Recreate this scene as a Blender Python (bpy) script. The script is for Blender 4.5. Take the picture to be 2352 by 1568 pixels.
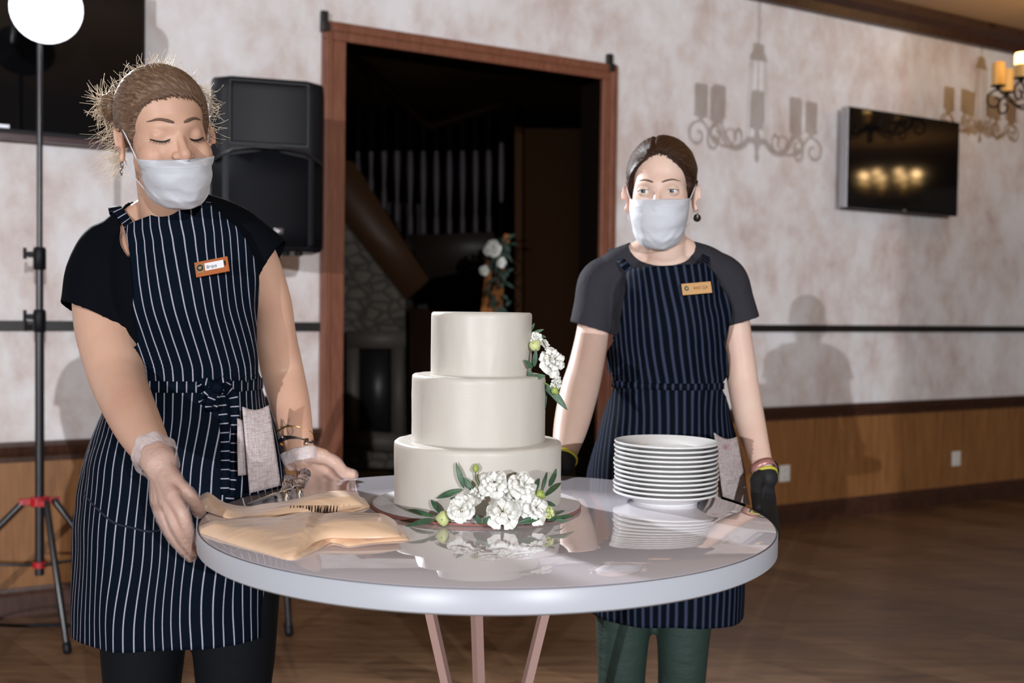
import bpy, bmesh, math, random
import numpy as np
from mathutils import Vector, Matrix, Quaternion, noise
from mathutils.bvhtree import BVHTree
for o in list(bpy.data.objects): bpy.data.objects.remove(o)
SC = bpy.context.scene; COL = SC.collection
PI = math.pi
# ------------------------------------------------------------ camera
EYE = 1.27; F = 2474.0; PITCH = 0.0305; ROLL = -0.0135
def V(*a): return Vector(a)
_r = V(1, 0, 0); _d = V(0, -math.sin(PITCH), -math.cos(PITCH)); _f = V(0, math.cos(PITCH), -math.sin(PITCH))
RT = _r*math.cos(ROLL) + _d*math.sin(ROLL); DN = -_r*math.sin(ROLL) + _d*math.cos(ROLL); FW = _f
cd = bpy.data.cameras.new('camera'); cam = bpy.data.objects.new('camera', cd); COL.objects.link(cam)
cd.sensor_width = 36.0; cd.lens = F/2352*36.0; cd.clip_start = .05; cd.clip_end = 100
M3 = Matrix((RT, -DN, -FW)).transposed(); cam.matrix_world = Matrix.Translation((0, 0, EYE)) @ M3.to_4x4()
cd.dof.use_dof = True; cd.dof.focus_distance = 1.75; cd.dof.aperture_fstop = 4.0; cd.dof.aperture_blades = 9
SC.camera = cam
vs = SC.view_settings; vs.view_transform = 'Standard'; vs.look = 'None'; vs.gamma = 1; vs.use_curve_mapping = False
vs.exposure = -0.07
# ------------------------------------------------------------ world and lights
wd_ = bpy.data.worlds.new('world'); SC.world = wd_; wd_.use_nodes = True
wd_.node_tree.nodes['Background'].inputs[0].default_value = (1.0, .85, .74, 1)
wd_.node_tree.nodes['Background'].inputs[1].default_value = 0.075
def aim(o, t): o.rotation_euler = (Vector(t)-o.location).to_track_quat('-Z', 'Y').to_euler()
def lamp(name, kind, loc, tgt, power, col, size, **k):
    l = bpy.data.lights.new(name, kind); l.energy = power; l.color = col
    if kind == 'AREA': l.size = size; l.shape = 'DISK'
    else: l.shadow_soft_size = size
    for a, b in k.items(): setattr(l, a, b)
    o = bpy.data.objects.new(name, l); COL.objects.link(o); o.location = loc; aim(o, tgt); return o
lamp('key_flash', 'SPOT', (3.9, -9.0, 3.1), (.2, 3, 1.2), 3250, (.95, .96, 1.0), .03, spot_size=math.radians(50), spot_blend=.3)
lamp('far_flash', 'SPOT', (-5.3, -13.6, 2.7), (1.0, 4, 1.1), 5900, (.95, .955, 1.0), .04, spot_size=math.radians(44), spot_blend=.2)
lamp('stand_flash', 'SPOT', (-1.70, 3.83, 2.37), (-.1, 1.4, 1.0), 580, (.92, .95, 1.0), .06, spot_size=math.radians(110), spot_blend=.6)
# ------------------------------------------------------------ projections
def ray(u, v): return (RT*((u-1176)/F) + DN*((v-784)/F) + FW)
def at(u, v, Y):                       # the point seen at pixel (u, v) that lies Y metres in front
    d = ray(u, v); return V(0, 0, EYE) + d*(Y/d.y)
def onz(u, v, z): d = ray(u, v); return V(0, 0, EYE) + d*((z-EYE)/d.z)
WK = .584; WD = V(1, WK, 0).normalized(); WN = V(WD.y, -WD.x, 0); W0 = V(0, 5.5, 0)
def onw(u, v, n=0):
    d = ray(u, v); o = V(0, 0, EYE); p0 = W0+WN*n
    return o + d*((p0-o).dot(WN)/d.dot(WN))
def ws(u, v=780, n=0): return (onw(u, v, n)-W0).dot(WD)
def wz(u, v, n=0): return onw(u, v, n).z
def W(s, n, z): return W0 + WD*s + WN*n + V(0, 0, z)
# ------------------------------------------------------------ mesh helpers
def grid(bm, pts, closed_u=False, closed_v=False, uv=None):
    """pts[i][j] -> quads; returns verts"""
    vs_ = [[bm.verts.new(p) for p in row] for row in pts]
    n, m = len(pts), len(pts[0])
    for i in range(n if closed_u else n-1):
        for j in range(m if closed_v else m-1):
            a = [(i, j), (i, (j+1) % m), ((i+1) % n, (j+1) % m), ((i+1) % n, j)]
            try: f = bm.faces.new([vs_[x][y] for x, y in a])
            except ValueError: continue
            if uv:
                L = bm.loops.layers.uv.verify()
                aa = [(i, j), (i, j+1), (i+1, j+1), (i+1, j)]
                for lp, (x, y) in zip(f.loops, aa): lp[L].uv = uv(x, y)
    return vs_
def fan(bm, ring, c=None):
    if c is None: c = sum((v.co for v in ring), Vector())/len(ring)
    cv = bm.verts.new(c)
    for i in range(len(ring)): bm.faces.new((ring[i], ring[(i+1) % len(ring)], cv))
def box(bm, o, ax, ay, az):
    """box from corner o along three edge vectors"""
    v = [bm.verts.new(o+ax*i+ay*j+az*k) for k in (0, 1) for j in (0, 1) for i in (0, 1)]
    for q in ((0, 2, 3, 1), (4, 5, 7, 6), (0, 1, 5, 4), (2, 6, 7, 3), (0, 4, 6, 2), (1, 3, 7, 5)): bm.faces.new([v[i] for i in q])
def cbox(bm, c, sx, sy, sz, rot=None):
    R = rot.to_3x3() if rot is not None else Matrix.Identity(3)
    box(bm, Vector(c)+R@V(-sx/2, -sy/2, -sz/2), R@V(sx, 0, 0), R@V(0, sy, 0), R@V(0, 0, sz))
def wbox(bm, s0, s1, n0, n1, z0, z1): box(bm, W(s0, n0, z0), WD*(s1-s0), WN*(n1-n0), V(0, 0, z1-z0))
def lathe(bm, prof, c=(0, 0, 0), n=48, axis=None, cap=True):
    c = Vector(c); Q = Matrix.Identity(3) if axis is None else V(0, 0, 1).rotation_difference(Vector(axis)).to_matrix()
    rows = [[c+Q@V(r*math.cos(2*PI*i/n), r*math.sin(2*PI*i/n), z) for i in range(n)] for r, z in prof]
    vv = grid(bm, rows, closed_v=True)
    if cap:
        fan(bm, list(reversed(vv[0]))); fan(bm, vv[-1])
    return vv
def crom(pts, k):
    """Catmull-Rom through a list of tuples (any length)"""
    P = [np.array(p, float) for p in pts]; P = [2*P[0]-P[1]]+P+[2*P[-1]-P[-2]]; out = []
    for i in range(1, len(P)-2):
        for j in range(k):
            t = j/k; a, b, c, d = P[i-1:i+3]
            out.append(.5*((2*b)+(-a+c)*t+(2*a-5*b+4*c-d)*t*t+(-a+3*b-3*c+d)*t**3))
    out.append(P[-2]); return out
def tube(bm, pts, rad, n=10, k=6, caps=True, ell=None, up=None):
    """rounded tube through pts; rad scalar or list; ell=(axis vector, ratio list) squashes the section"""
    if not hasattr(rad, '__len__'): rad = [rad]*len(pts)
    C = crom([tuple(p)+(r,) for p, r in zip(pts, rad)], k) if k > 1 else [np.array(tuple(p)+(r,)) for p, r in zip(pts, rad)]
    P = [Vector(c[:3]) for c in C]; R = [max(1e-5, c[3]) for c in C]
    T = [(P[min(i+1, len(P)-1)]-P[max(i-1, 0)]).normalized() for i in range(len(P))]
    u = Vector(up) if up is not None else (V(0, 0, 1) if abs(T[0].z) < .9 else V(0, 1, 0))
    rows = []
    E = None
    if ell: E = [e[0] for e in crom([(x,) for x in ell], k)] if hasattr(ell, '__len__') else [ell]*len(P)
    def ring(p, t, r, e):
        nonlocal u
        u = (u - t*u.dot(t)).normalized(); w = t.cross(u)
        return [p + (u*math.cos(2*PI*i/n)*(e) + w*math.sin(2*PI*i/n))*r for i in range(n)]
    if caps:
        for a in (.94, .7, .38): rows.append(ring(P[0]-T[0]*R[0]*a*.9, T[0], R[0]*math.sqrt(1-a*a), E[0] if E else 1))
    for i in range(len(P)): rows.append(ring(P[i], T[i], R[i], E[i] if E else 1))
    if caps:
        for a in (.38, .7, .94): rows.append(ring(P[-1]+T[-1]*R[-1]*a*.9, T[-1], R[-1]*math.sqrt(1-a*a), E[-1] if E else 1))
    vv = grid(bm, rows, closed_v=True)
    fan(bm, list(reversed(vv[0]))); fan(bm, vv[-1])
def ball(bm, c, r, rot=None, nu=24, nv=16, fn=None):
    if not hasattr(r, '__len__'): r = (r, r, r)
    c = Vector(c); Q = rot if rot is not None else Matrix.Identity(3)
    rows = []
    for j in range(1, nv):
        th = PI*j/nv
        rows.append([c+Q@V(r[0]*math.sin(th)*math.cos(2*PI*i/nu), r[1]*math.sin(th)*math.sin(2*PI*i/nu), -r[2]*math.cos(th)) for i in range(nu)])
    if fn: rows = [[fn(p) for p in row] for row in rows]
    vv = grid(bm, rows, closed_v=True)
    fan(bm, list(reversed(vv[0])), (c+Q@V(0, 0, -r[2])) if not fn else fn(c+Q@V(0, 0, -r[2])))
    fan(bm, vv[-1], (c+Q@V(0, 0, r[2])) if not fn else fn(c+Q@V(0, 0, r[2])))
def sm(x, a, b):
    t = min(1, max(0, (x-a)/(b-a))); return t*t*(3-2*t)
# ------------------------------------------------------------ object helpers
def link(name, me, mat, parent=None, loc=(0, 0, 0), smooth=True):
    if mat: me.materials.append(mat)
    if smooth:
        me.polygons.foreach_set('use_smooth', [True]*len(me.polygons))
    o = bpy.data.objects.new(name, me); COL.objects.link(o); o.location = loc
    if parent: o.parent = parent
    return o
def wloc(o):
    p = Vector(o.location)
    while o.parent: o = o.parent; p += o.location
    return p
def obj(name, bm, mat, parent=None, loc=None, smooth=True, auto=None, bevel=None, normals=True):
    """bm in world coordinates; linked as one object at loc (top level) or under parent"""
    if normals: bmesh.ops.recalc_face_normals(bm, faces=bm.faces[:])
    if loc is None:
        if parent: loc = wloc(parent)
        else:
            xs = [v.co for v in bm.verts]
            loc = V(sum(p.x for p in xs)/len(xs), sum(p.y for p in xs)/len(xs), min(p.z for p in xs))
    loc = Vector(loc)
    bmesh.ops.translate(bm, vec=-loc, verts=bm.verts[:])
    me = bpy.data.meshes.new(name); bm.to_mesh(me); bm.free()
    o = link(name, me, mat, parent, (loc-wloc(parent)) if parent else loc, smooth)
    if bevel:
        m = o.modifiers.new('bevel', 'BEVEL'); m.width = bevel; m.segments = 2; m.limit_method = 'ANGLE'; m.angle_limit = math.radians(40)
        if smooth: o.modifiers.new('wn', 'WEIGHTED_NORMAL')
    elif auto:
        me.set_sharp_from_angle(angle=math.radians(auto))
    return o
def thing(name, label, cat, loc, group=None):
    o = bpy.data.objects.new(name, None); COL.objects.link(o); o.location = loc; o.empty_display_size = .1
    return tag(o, label, cat, group)
def tag(o, label, cat, group=None, kind=None):
    o['label'] = label; o['category'] = cat
    if group: o['group'] = group
    if kind: o['kind'] = kind
    return o
def struct(name, bm, mat, **k):
    o = obj(name, bm, mat, smooth=k.pop('smooth', False), **k); o['kind'] = 'structure'; return o
def B(): return bmesh.new()
def copy_tree(o, parent=None):
    c = o.copy(); COL.objects.link(c)
    if parent: c.parent = parent
    for ch in [x for x in bpy.data.objects if x.parent == o]: copy_tree(ch, c)
    return c
# ------------------------------------------------------------ material helpers
class Mat:
    def __init__(s, name, col=(.8, .8, .8), rough=.5, **k):
        m = s.m = bpy.data.materials.new(name); m.use_nodes = True; s.t = m.node_tree; s.N = s.t.nodes; s.L = s.t.links
        s.b = s.N['Principled BSDF']; s.set('Base Color', tuple(col)+(1,)); s.set('Roughness', rough)
        for a, b in k.items(): s.set({'metal': 'Metallic', 'spec': 'Specular IOR Level', 'sss': 'Subsurface Weight', 'coat': 'Coat Weight',
            'coatr': 'Coat Roughness', 'sheen': 'Sheen Weight', 'trans': 'Transmission Weight', 'ior': 'IOR', 'alpha': 'Alpha', 'emis': 'Emission Strength',
            'ecol': 'Emission Color', 'sssr': 'Subsurface Radius', 'ssss': 'Subsurface Scale', 'aniso': 'Anisotropic'}[a], b)
    def set(s, n, v): s.b.inputs[n].default_value = v
    def nd(s, t, **k):
        n = s.N.new('ShaderNode'+t)
        for a, b in k.items():
            if a.startswith('i_'):
                key = a[2:]; key = int(key) if key.isdigit() else key.replace('_', ' ')
                if hasattr(b, 'is_output'): s.L.new(b, n.inputs[key])
                else: n.inputs[key].default_value = b
            else: setattr(n, a, b)
        return n
    def coord(s, kind='Object', scale=(1, 1, 1), rot=(0, 0, 0)):
        c = s.nd('TexCoord'); mp = s.nd('Mapping', i_Vector=c.outputs[kind]); mp.inputs['Scale'].default_value = scale; mp.inputs['Rotation'].default_value = rot
        return mp.outputs[0]
    def noise(s, vec, scale=5, detail=4, rough=.5, dist=0):
        return s.nd('TexNoise', i_Vector=vec, i_Scale=scale, i_Detail=detail, i_Roughness=rough, i_Distortion=dist).outputs['Fac']
    def ramp(s, fac, stops):
        r = s.nd('ValToRGB', i_Fac=fac); e = r.color_ramp.elements
        while len(e) < len(stops): e.new(.5)
        for x, (p, c) in zip(e, stops): x.position = p; x.color = tuple(c)+((1,) if len(c) == 3 else ())
        return r.outputs['Color']
    def mix(s, f, a, b, mode='MIX'):
        n = s.nd('Mix', data_type='RGBA', blend_type=mode)
        for i, v in ((0, f), (6, a), (7, b)):
            if hasattr(v, 'is_output'): s.L.new(v, n.inputs[i])
            else: n.inputs[i].default_value = v if i == 0 else tuple(v)+((1,) if len(v) == 3 else ())
        return n.outputs[2]
    def math(s, op, a, b=0., c=None):
        n = s.nd('Math', operation=op)
        for i, v in enumerate((a, b) if c is None else (a, b, c)):
            if hasattr(v, 'is_output'): s.L.new(v, n.inputs[i])
            else: n.inputs[i].default_value = v
        return n.outputs[0]
    def color(s, o): s.L.new(o, s.b.inputs['Base Color']); return s
    def bump(s, h, strength=.3, dist=.002, coat=False):
        n = s.nd('Bump', i_Height=h, i_Strength=strength, i_Distance=dist)
        s.L.new(n.outputs[0], s.b.inputs['Normal'])
        return s
def simple(name, col, rough=.5, **k): return Mat(name, col, rough, **k).m
# ============================================================ THE SETTING
m = Mat('plaster', rough=.62); c = m.coord('Object', (1, 1, .7))
n1 = m.noise(c, 3.0, 8, .62, .25); n2 = m.noise(c, 10, 6, .65, .2)
mx = m.math('ADD', m.math('MULTIPLY', n1, .68), m.math('MULTIPLY', n2, .32))
m.color(m.ramp(mx, [(.36, (.60, .50, .47)), (.45, (.72, .65, .63)), (.53, (.80, .775, .78)), (.63, (.87, .87, .90))])).bump(n2, .25, .004)
PLASTER = m.m
m = Mat('dark_wood', rough=.42); c = m.coord('Object', (4, 4, 1)); n = m.noise(c, 14, 4, .6)
m.color(m.ramp(n, [(.3, (.028, .012, .008)), (.7, (.075, .03, .018))])); DWOOD = m.m
m = Mat('door_wood', rough=.4); c = m.coord('Object', (5, 5, .8)); n = m.noise(c, 10, 5, .6)
m.color(m.ramp(n, [(.3, (.17, .058, .033)), (.7, (.25, .10, .058))])); FWOOD = m.m
m = Mat('panel_wood', rough=.45); c = m.coord('Object', (7, 7, .7)); n = m.noise(c, 5, 5, .6, .4)
m.color(m.ramp(n, [(.25, (.17, .070, .022)), (.5, (.26, .115, .038)), (.75, (.33, .155, .055))])); PANEL = m.m
m = Mat('black_trim', (.012, .011, .011), .45); BTRIM = m.m
m = Mat('floor_wood', rough=.38); c = m.coord('Object', (1, 1, 1), (0, 0, math.radians(46)))
bk = m.nd('TexBrick', i_Vector=c, i_Scale=1.0, i_Color1=(.15, .15, .15, 1), i_Color2=(.95, .95, .95, 1), i_Mortar=(0, 0, 0, 1))
bk.inputs['Brick Width'].default_value = 1.3; bk.inputs['Row Height'].default_value = .16; bk.inputs['Mortar Size'].default_value = .002; bk.offset = .37
c2 = m.coord('Object', (1, 9, 1), (0, 0, math.radians(46)))
gr = m.noise(c2, 3.2, 6, .65, .8); gb = m.noise(m.coord('Object', (1, 1, 1)), 2.5, 3)
fac = m.math('ADD', m.math('MULTIPLY', gr, .75), m.math('MULTIPLY', bk.outputs['Color'], .2))
m.color(m.ramp(fac, [(.28, (.055, .030, .016)), (.45, (.15, .085, .045)), (.62, (.24, .145, .08)), (.8, (.31, .20, .115))])).bump(bk.outputs['Fac'], .15, .002); FLOOR = m.m
m = Mat('ceiling_paint', (.50, .36, .22), .7); c = m.coord(); m.color(m.ramp(m.noise(c, 1.2, 3), [(.3, (.52, .38, .25)), (.7, (.60, .45, .31))])); CEIL = m.m
CEILZ = 3.2
s_dl0, s_dl1, s_dr0, s_dr1 = ws(732), ws(784.5), ws(1377, 300), ws(1411, 300)
z_d1 = wz(1000, 88); z_d0 = wz(1250, 165)
SL, SR = -6.0, 9.0; WT = -.16
b = B()
wbox(b, SL, s_dl0+.04, WT, 0, 0, CEILZ); wbox(b, s_dr1-.04, SR, WT, 0, 0, CEILZ); wbox(b, s_dl0+.04, s_dr1-.04, WT, 0, z_d1-.04, CEILZ)
struct('wall_back', b, PLASTER, loc=W0)
b = B(); p = [V(-10, -14, 0), V(14, -14, 0), V(14, 16, 0), V(-10, 16, 0)]
box(b, V(-12, -15, -.1), V(28, 0, 0), V(0, 33, 0), V(0, 0, .1)); struct('floor', b, FLOOR, loc=(0, 0, -.1))
b = B(); box(b, V(-7, -.5, CEILZ), V(20, 0, 0), V(0, 14, 0), V(0, 0, .1)); struct('ceiling', b, CEIL, loc=(0, 0, CEILZ))
# door casing
b = B(); zt = z_d1; zi = z_d0
wbox(b, s_dl0, s_dl1, 0, .028, 0, zi); wbox(b, s_dr0, s_dr1, 0, .028, 0, zi); 
for q in (0,):
    vv = [W(s_dl0, WT-.02, zi), W(s_dr1, WT-.02, zi)]
wbox(b, s_dl0, s_dr1, 0, .028, zi, zt)
# inner moulding step
for (a0, a1) in ((s_dl0+.012, s_dl0+.045), (s_dr1-.045, s_dr1-.012)): wbox(b, a0, a1, .028, .036, 0, zt-.012)
wbox(b, s_dl0+.045, s_dr1-.045, .028, .036, zt-.045, zt-.012)
struct('trim_door', b, FWOOD, bevel=.004)
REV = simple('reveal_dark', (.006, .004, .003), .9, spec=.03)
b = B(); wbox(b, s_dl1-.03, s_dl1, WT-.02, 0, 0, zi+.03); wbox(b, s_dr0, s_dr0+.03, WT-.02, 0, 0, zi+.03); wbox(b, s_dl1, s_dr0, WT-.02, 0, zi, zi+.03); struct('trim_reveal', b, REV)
for i, (u, v) in enumerate(((742, 45), (1396, 141))):
    b = B(); s = ws(u, v); z = wz(u, v)
    wbox(b, s-.016, s+.016, 0, .03, z-.06, z+.035); wbox(b, s-.016, s+.016, .03, .05, z-.06, z-.02)
    tag(obj('curtain_bracket', b, BTRIM, bevel=.003), ['small black bracket on the upper left corner of the door casing', 'small black bracket on the upper right corner of the door casing'][i], 'bracket', 'brackets on the door casing')
# rails, wainscot, baseboards, ceiling trim: left and right of the door
def run(name, mat, z0, z1, prof, sides=(('left', SL, s_dl0), ('right', s_dr1, SR))):
    for sd, a, c_ in sides:
        b = B(); pts = [(n_, z_) for n_, z_ in prof]
        rows = [[W(a, n_, z_), W(c_, n_, z_)] for n_, z_ in pts]
        grid(b, rows, closed_u=True)
        for k in (0, 1):
            b.faces.new([b.verts[0].__class__ and v for v in []]) if False else None
        struct(name+'_'+sd, b, mat)
run('trim_rail', BTRIM, 0, 0, [(0, 1.154), (.022, 1.154), (.022, 1.195), (0, 1.195)])
run('trim_wainscot_cap', DWOOD, 0, 0, [(0, .624), (.02, .624), (.022, .645), (.035, .665), (.045, .69), (.045, .706), (0, .706)])
run('trim_wainscot', PANEL, 0, 0, [(0, .10), (.012, .10), (.012, .63), (0, .63)])
run('baseboard', DWOOD, 0, 0, [(0, 0), (.03, 0), (.03, .085), (.02, .10), (.018, .115), (0, .115)])
run('trim_ceiling', DWOOD, 0, 0, [(0, 3.07), (.05, 3.07), (.07, 3.12), (.12, 3.15), (.13, 3.2), (0, 3.2)], (('back', SL, SR),))
# pillar behind the camera that shades the right end of the wall
b = B(); box(b, V(-1.94, -5.2, 0), V(1.0, 0, 0), V(0, .45, 0), V(0, 0, CEILZ)); struct('column', b, PLASTER)
# outlets
WPL = simple('white_plastic', (.75, .73, .69), .35)
for u, v, lb in ((2191, 1052, 'white double wall outlet on the wood panelling under the small television'), (1797, 1086, 'white double wall outlet behind the black gloved hand')):
    s = ws(u, v); z = wz(u, v); t = thing('wall_outlet', lb, 'outlet', W(s, .012, z-.045), 'outlets on the panelling')
    b = B(); wbox(b, s-.043, s+.043, .012, .022, z-.05, z+.05); obj('cover_plate', b, WPL, t, bevel=.004)
    for dz in (-.022, .022):
        b = B(); lathe(b, [(.017, 0), (.017, .003), (.013, .003)], W(s, .021, z+dz), 20, WN); k = obj('socket', b, WPL, t)
        b = B()
        for ds in (-.006, .006): wbox(b, s+ds-.0012, s+ds+.0012, .0235, .0245, z+dz-.004, z+dz+.004)
        obj('slot', b, BTRIM, k)
# ---- hall beyond the doorway
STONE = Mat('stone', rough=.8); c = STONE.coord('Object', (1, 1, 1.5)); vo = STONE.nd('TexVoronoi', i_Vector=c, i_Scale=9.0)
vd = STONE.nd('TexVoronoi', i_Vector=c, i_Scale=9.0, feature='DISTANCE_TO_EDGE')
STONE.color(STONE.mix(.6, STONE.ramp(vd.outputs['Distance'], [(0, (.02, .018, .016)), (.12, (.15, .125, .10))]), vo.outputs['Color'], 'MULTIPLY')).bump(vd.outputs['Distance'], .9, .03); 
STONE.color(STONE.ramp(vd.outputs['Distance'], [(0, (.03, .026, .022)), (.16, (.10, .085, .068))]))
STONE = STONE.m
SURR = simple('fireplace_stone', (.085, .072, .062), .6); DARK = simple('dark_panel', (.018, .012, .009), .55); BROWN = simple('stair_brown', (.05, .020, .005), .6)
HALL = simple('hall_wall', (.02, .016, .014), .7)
YH = 8.6
def hp(u, v, dn=0.): return at(u, v, YH-dn)
def slab(b, pts, Y, th):
    f0 = [b.verts.new(at(u, v, Y)) for u, v in pts]; off = V(0, th, 0)
    f1 = [b.verts.new(v.co+off) for v in f0]; n_ = len(pts)
    b.faces.new(f0); b.faces.new(list(reversed(f1)))
    for i in range(n_): b.faces.new((f0[i], f1[i], f1[(i+1) % n_], f0[(i+1) % n_]))
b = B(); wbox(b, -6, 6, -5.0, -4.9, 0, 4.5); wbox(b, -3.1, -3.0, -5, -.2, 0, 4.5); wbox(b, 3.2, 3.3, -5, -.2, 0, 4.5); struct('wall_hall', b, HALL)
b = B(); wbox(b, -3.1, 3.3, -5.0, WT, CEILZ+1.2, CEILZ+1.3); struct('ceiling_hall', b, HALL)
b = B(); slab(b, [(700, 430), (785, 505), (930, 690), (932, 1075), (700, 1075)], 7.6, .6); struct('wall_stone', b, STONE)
t = thing('fireplace', 'stone framed fireplace under the stairs, seen through the doorway', 'fireplace', at(860, 1080, 7.4))
b = B(); slab(b, [(795, 760), (930, 760), (930, 800), (795, 800)], 7.47, .12); obj('mantel', b, SURR, t)
for x0, x1 in ((795, 822), (898, 926)):
    b = B(); slab(b, [(x0, 800), (x1, 800), (x1, 1010), (x0, 1010)], 7.47, .12); obj('jamb', b, SURR, t)
b = B(); slab(b, [(790, 990), (935, 1000), (935, 1040), (790, 1030)], 7.38, .2); obj('hearth', b, SURR, t)
b = B(); slab(b, [(822, 800), (898, 800), (898, 995), (822, 990)], 7.54, .05); obj('firebox', b, BTRIM, t)
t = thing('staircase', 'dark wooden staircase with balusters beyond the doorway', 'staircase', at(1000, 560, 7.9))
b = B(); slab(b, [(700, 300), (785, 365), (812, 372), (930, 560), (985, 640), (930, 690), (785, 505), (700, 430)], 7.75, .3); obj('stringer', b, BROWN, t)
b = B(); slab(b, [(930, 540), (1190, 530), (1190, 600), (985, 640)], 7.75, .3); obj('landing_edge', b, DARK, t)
b = B()
for (u0, v0, u1, v1) in ((800, 120, 985, 290), (985, 290, 1160, 235)):
    tube(b, [at(u0, v0, 7.8), at(u1, v1, 7.8)], .04, 8, 1)
obj('handrail', b, BROWN, t)
BAL = simple('baluster_wood', (.045, .036, .042), .5, spec=.25)
for i in range(12):
    u = 822+i*30; vt = 120+(u-800)*.92 if u < 985 else 290-(u-985)*.31; vb = 405+(u-812)*1.02 if u < 930 else 535
    b = B(); p0 = at(u, vb, 7.8); p1 = at(u, vt, 7.8)
    L = [p0.lerp(p1, k) for k in (0, .12, .2, .5, .8, .88, 1)]
    tube(b, L, [.022, .022, .015, .028, .015, .022, .022], 10, 3); obj('baluster', b, BAL, t)
b = B(); slab(b, [(1190, 252), (1380, 262), (1380, 1200), (1190, 1200)], 7.2, .08)
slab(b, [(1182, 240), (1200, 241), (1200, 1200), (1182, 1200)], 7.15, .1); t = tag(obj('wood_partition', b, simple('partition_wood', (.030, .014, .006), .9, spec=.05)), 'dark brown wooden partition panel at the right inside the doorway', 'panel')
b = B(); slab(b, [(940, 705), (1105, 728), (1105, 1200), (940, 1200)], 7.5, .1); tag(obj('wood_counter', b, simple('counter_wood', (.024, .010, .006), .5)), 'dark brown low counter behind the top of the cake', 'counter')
t = thing('easel', 'light wooden easel standing beyond the doorway behind the cake', 'easel', at(1140, 1150, 7.0))
OAK = simple('oak', (.40, .16, .05), .5)
for (a, c_) in (((1165, 538), (1128, 760)), ((1125, 600), (1108, 760)), ((1152, 612), (1143, 760)), ((1135, 668), (1125, 760))):
    b = B(); p0 = at(*a, 7.0); p1 = at(*c_, 7.0); p1 = p0+(p1-p0)*3.2; p1.z = max(.02, p1.z); tube(b, [p0, p1], .022, 4, 1, caps=False, up=(0, 1, 0)); obj('leg', b, OAK, t, smooth=False)
# ============================================================ TABLE AND CAKE
TZ = .938; TC = V(-.033, 1.717, 0); TR = .45
m = Mat('table_top_gloss', (.80, .77, .83), .02, ior=1.6, coat=.6, coatr=.01); c = m.coord('Object', (1, 1, 1)); m.bump(m.noise(c, 3.5, 2, .5, .3), .06, .02); TOPM = m.m
EDGE = simple('table_edge_white', (.52, .545, .595), .35)
ROSE = simple('rose_metal', (.55, .36, .32), .38, metal=.35)
t = thing('round_table', 'round white table with glossy top carrying the cake', 'table', (TC.x, TC.y, 0))
b = B(); lathe(b, [(TR-.004, -.034), (TR, -.031), (TR, -.003), (TR-.001, -.0015)], (TC.x, TC.y, TZ), 160); obj('tabletop', b, EDGE, t, auto=50)
b = B(); lathe(b, [(TR-.003, -.0015), (TR-.003, -.0003), (TR-.0036, 0), (TR*.5, 0)], (TC.x, TC.y, TZ), 160); obj('glossy_sheet', b, TOPM, t, auto=30)
b = B(); lathe(b, [(TR-.0012, -.0016), (TR-.0012, -.0006), (TR-.0029, -.0006), (TR-.0029, -.0016)], (TC.x, TC.y, TZ), 160, cap=False); obj('edge_seam', b, simple('seam_dark', (.08, .07, .09), .4), t)
for k in range(3):
    a = math.radians((205, -25, 262)[k]); d = V(math.cos(a), math.sin(a), 0)
    rr = (.125, .125, .13)[k]
    b = B(); P0 = TC+d*rr+V(0, 0, TZ-.034); P1 = TC+d*.016+V(0, 0, .45); P2 = TC+d*.22+V(0, 0, .012)
    tube(b, [P0, P1], .0095, 4, 1, caps=False, up=d); tube(b, [P1, P2], .0095, 4, 1, caps=False, up=d)
    obj('leg', b, ROSE, t, smooth=False)
b = B(); lathe(b, [(.21, 0), (.235, 0), (.235, .012), (.21, .012)], (TC.x, TC.y, 0), 64, cap=False); obj('base_ring', b, ROSE, t)
b = B(); lathe(b, [(.02, .44), (.024, .45), (.02, .46)], (TC.x, TC.y, 0), 24); obj('hub', b, ROSE, t)
b = B(); lathe(b, [(.14, TZ-.04), (.14, TZ-.034)], (TC.x, TC.y, 0), 40); obj('mounting_plate', b, ROSE, t)
# cake board
CC = V(onz(1094, 1165, .94).x, 1.80, 0)
BRD = Mat('cake_board_edge', (.30, .19, .15), .5); 
b = B(); lathe(b, [(.171, 0), (.1745, .0008), (.1745, .0062), (.172, .0068)], (CC.x, CC.y, TZ), 120)
cbd = thing('cake_board', 'round white cake board with brown layered edge under the wedding cake', 'cake board', (CC.x, CC.y, TZ))
obj('board_core', b, simple('board_brown', (.26, .15, .12), .5), cbd)
b = B(); lathe(b, [(.1747, .0030), (.1751, .0034), (.1747, .0038)], (CC.x, CC.y, TZ), 120, cap=False); obj('red_ply_line', b, simple('board_red', (.55, .06, .08), .5), cbd)
b = B(); lathe(b, [(.1735, .0068), (.1735, .0076), (.172, .0079)], (CC.x, CC.y, TZ), 120); obj('white_cover', b, simple('board_white', (.74, .75, .79), .35), cbd, auto=40)
m = Mat('buttercream', (.64, .605, .54), .42, sss=.18, ssss=.02, sheen=.1)
m.set('Subsurface Radius', (1, .8, .5)); c = m.coord('Object', (1, 1, .45)); c3 = m.coord('Object', (1, 1, 6))
h = m.math('ADD', m.noise(c, 16, 4, .55, .8), m.math('MULTIPLY', m.noise(c3, 30, 3, .6), .12)); m.bump(h, .20, .006); CREAM = m.m
cake = thing('wedding_cake', 'three tier ivory buttercream wedding cake on the round table', 'cake', (CC.x, CC.y, TZ+.008))
cz = TZ+.008
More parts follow.
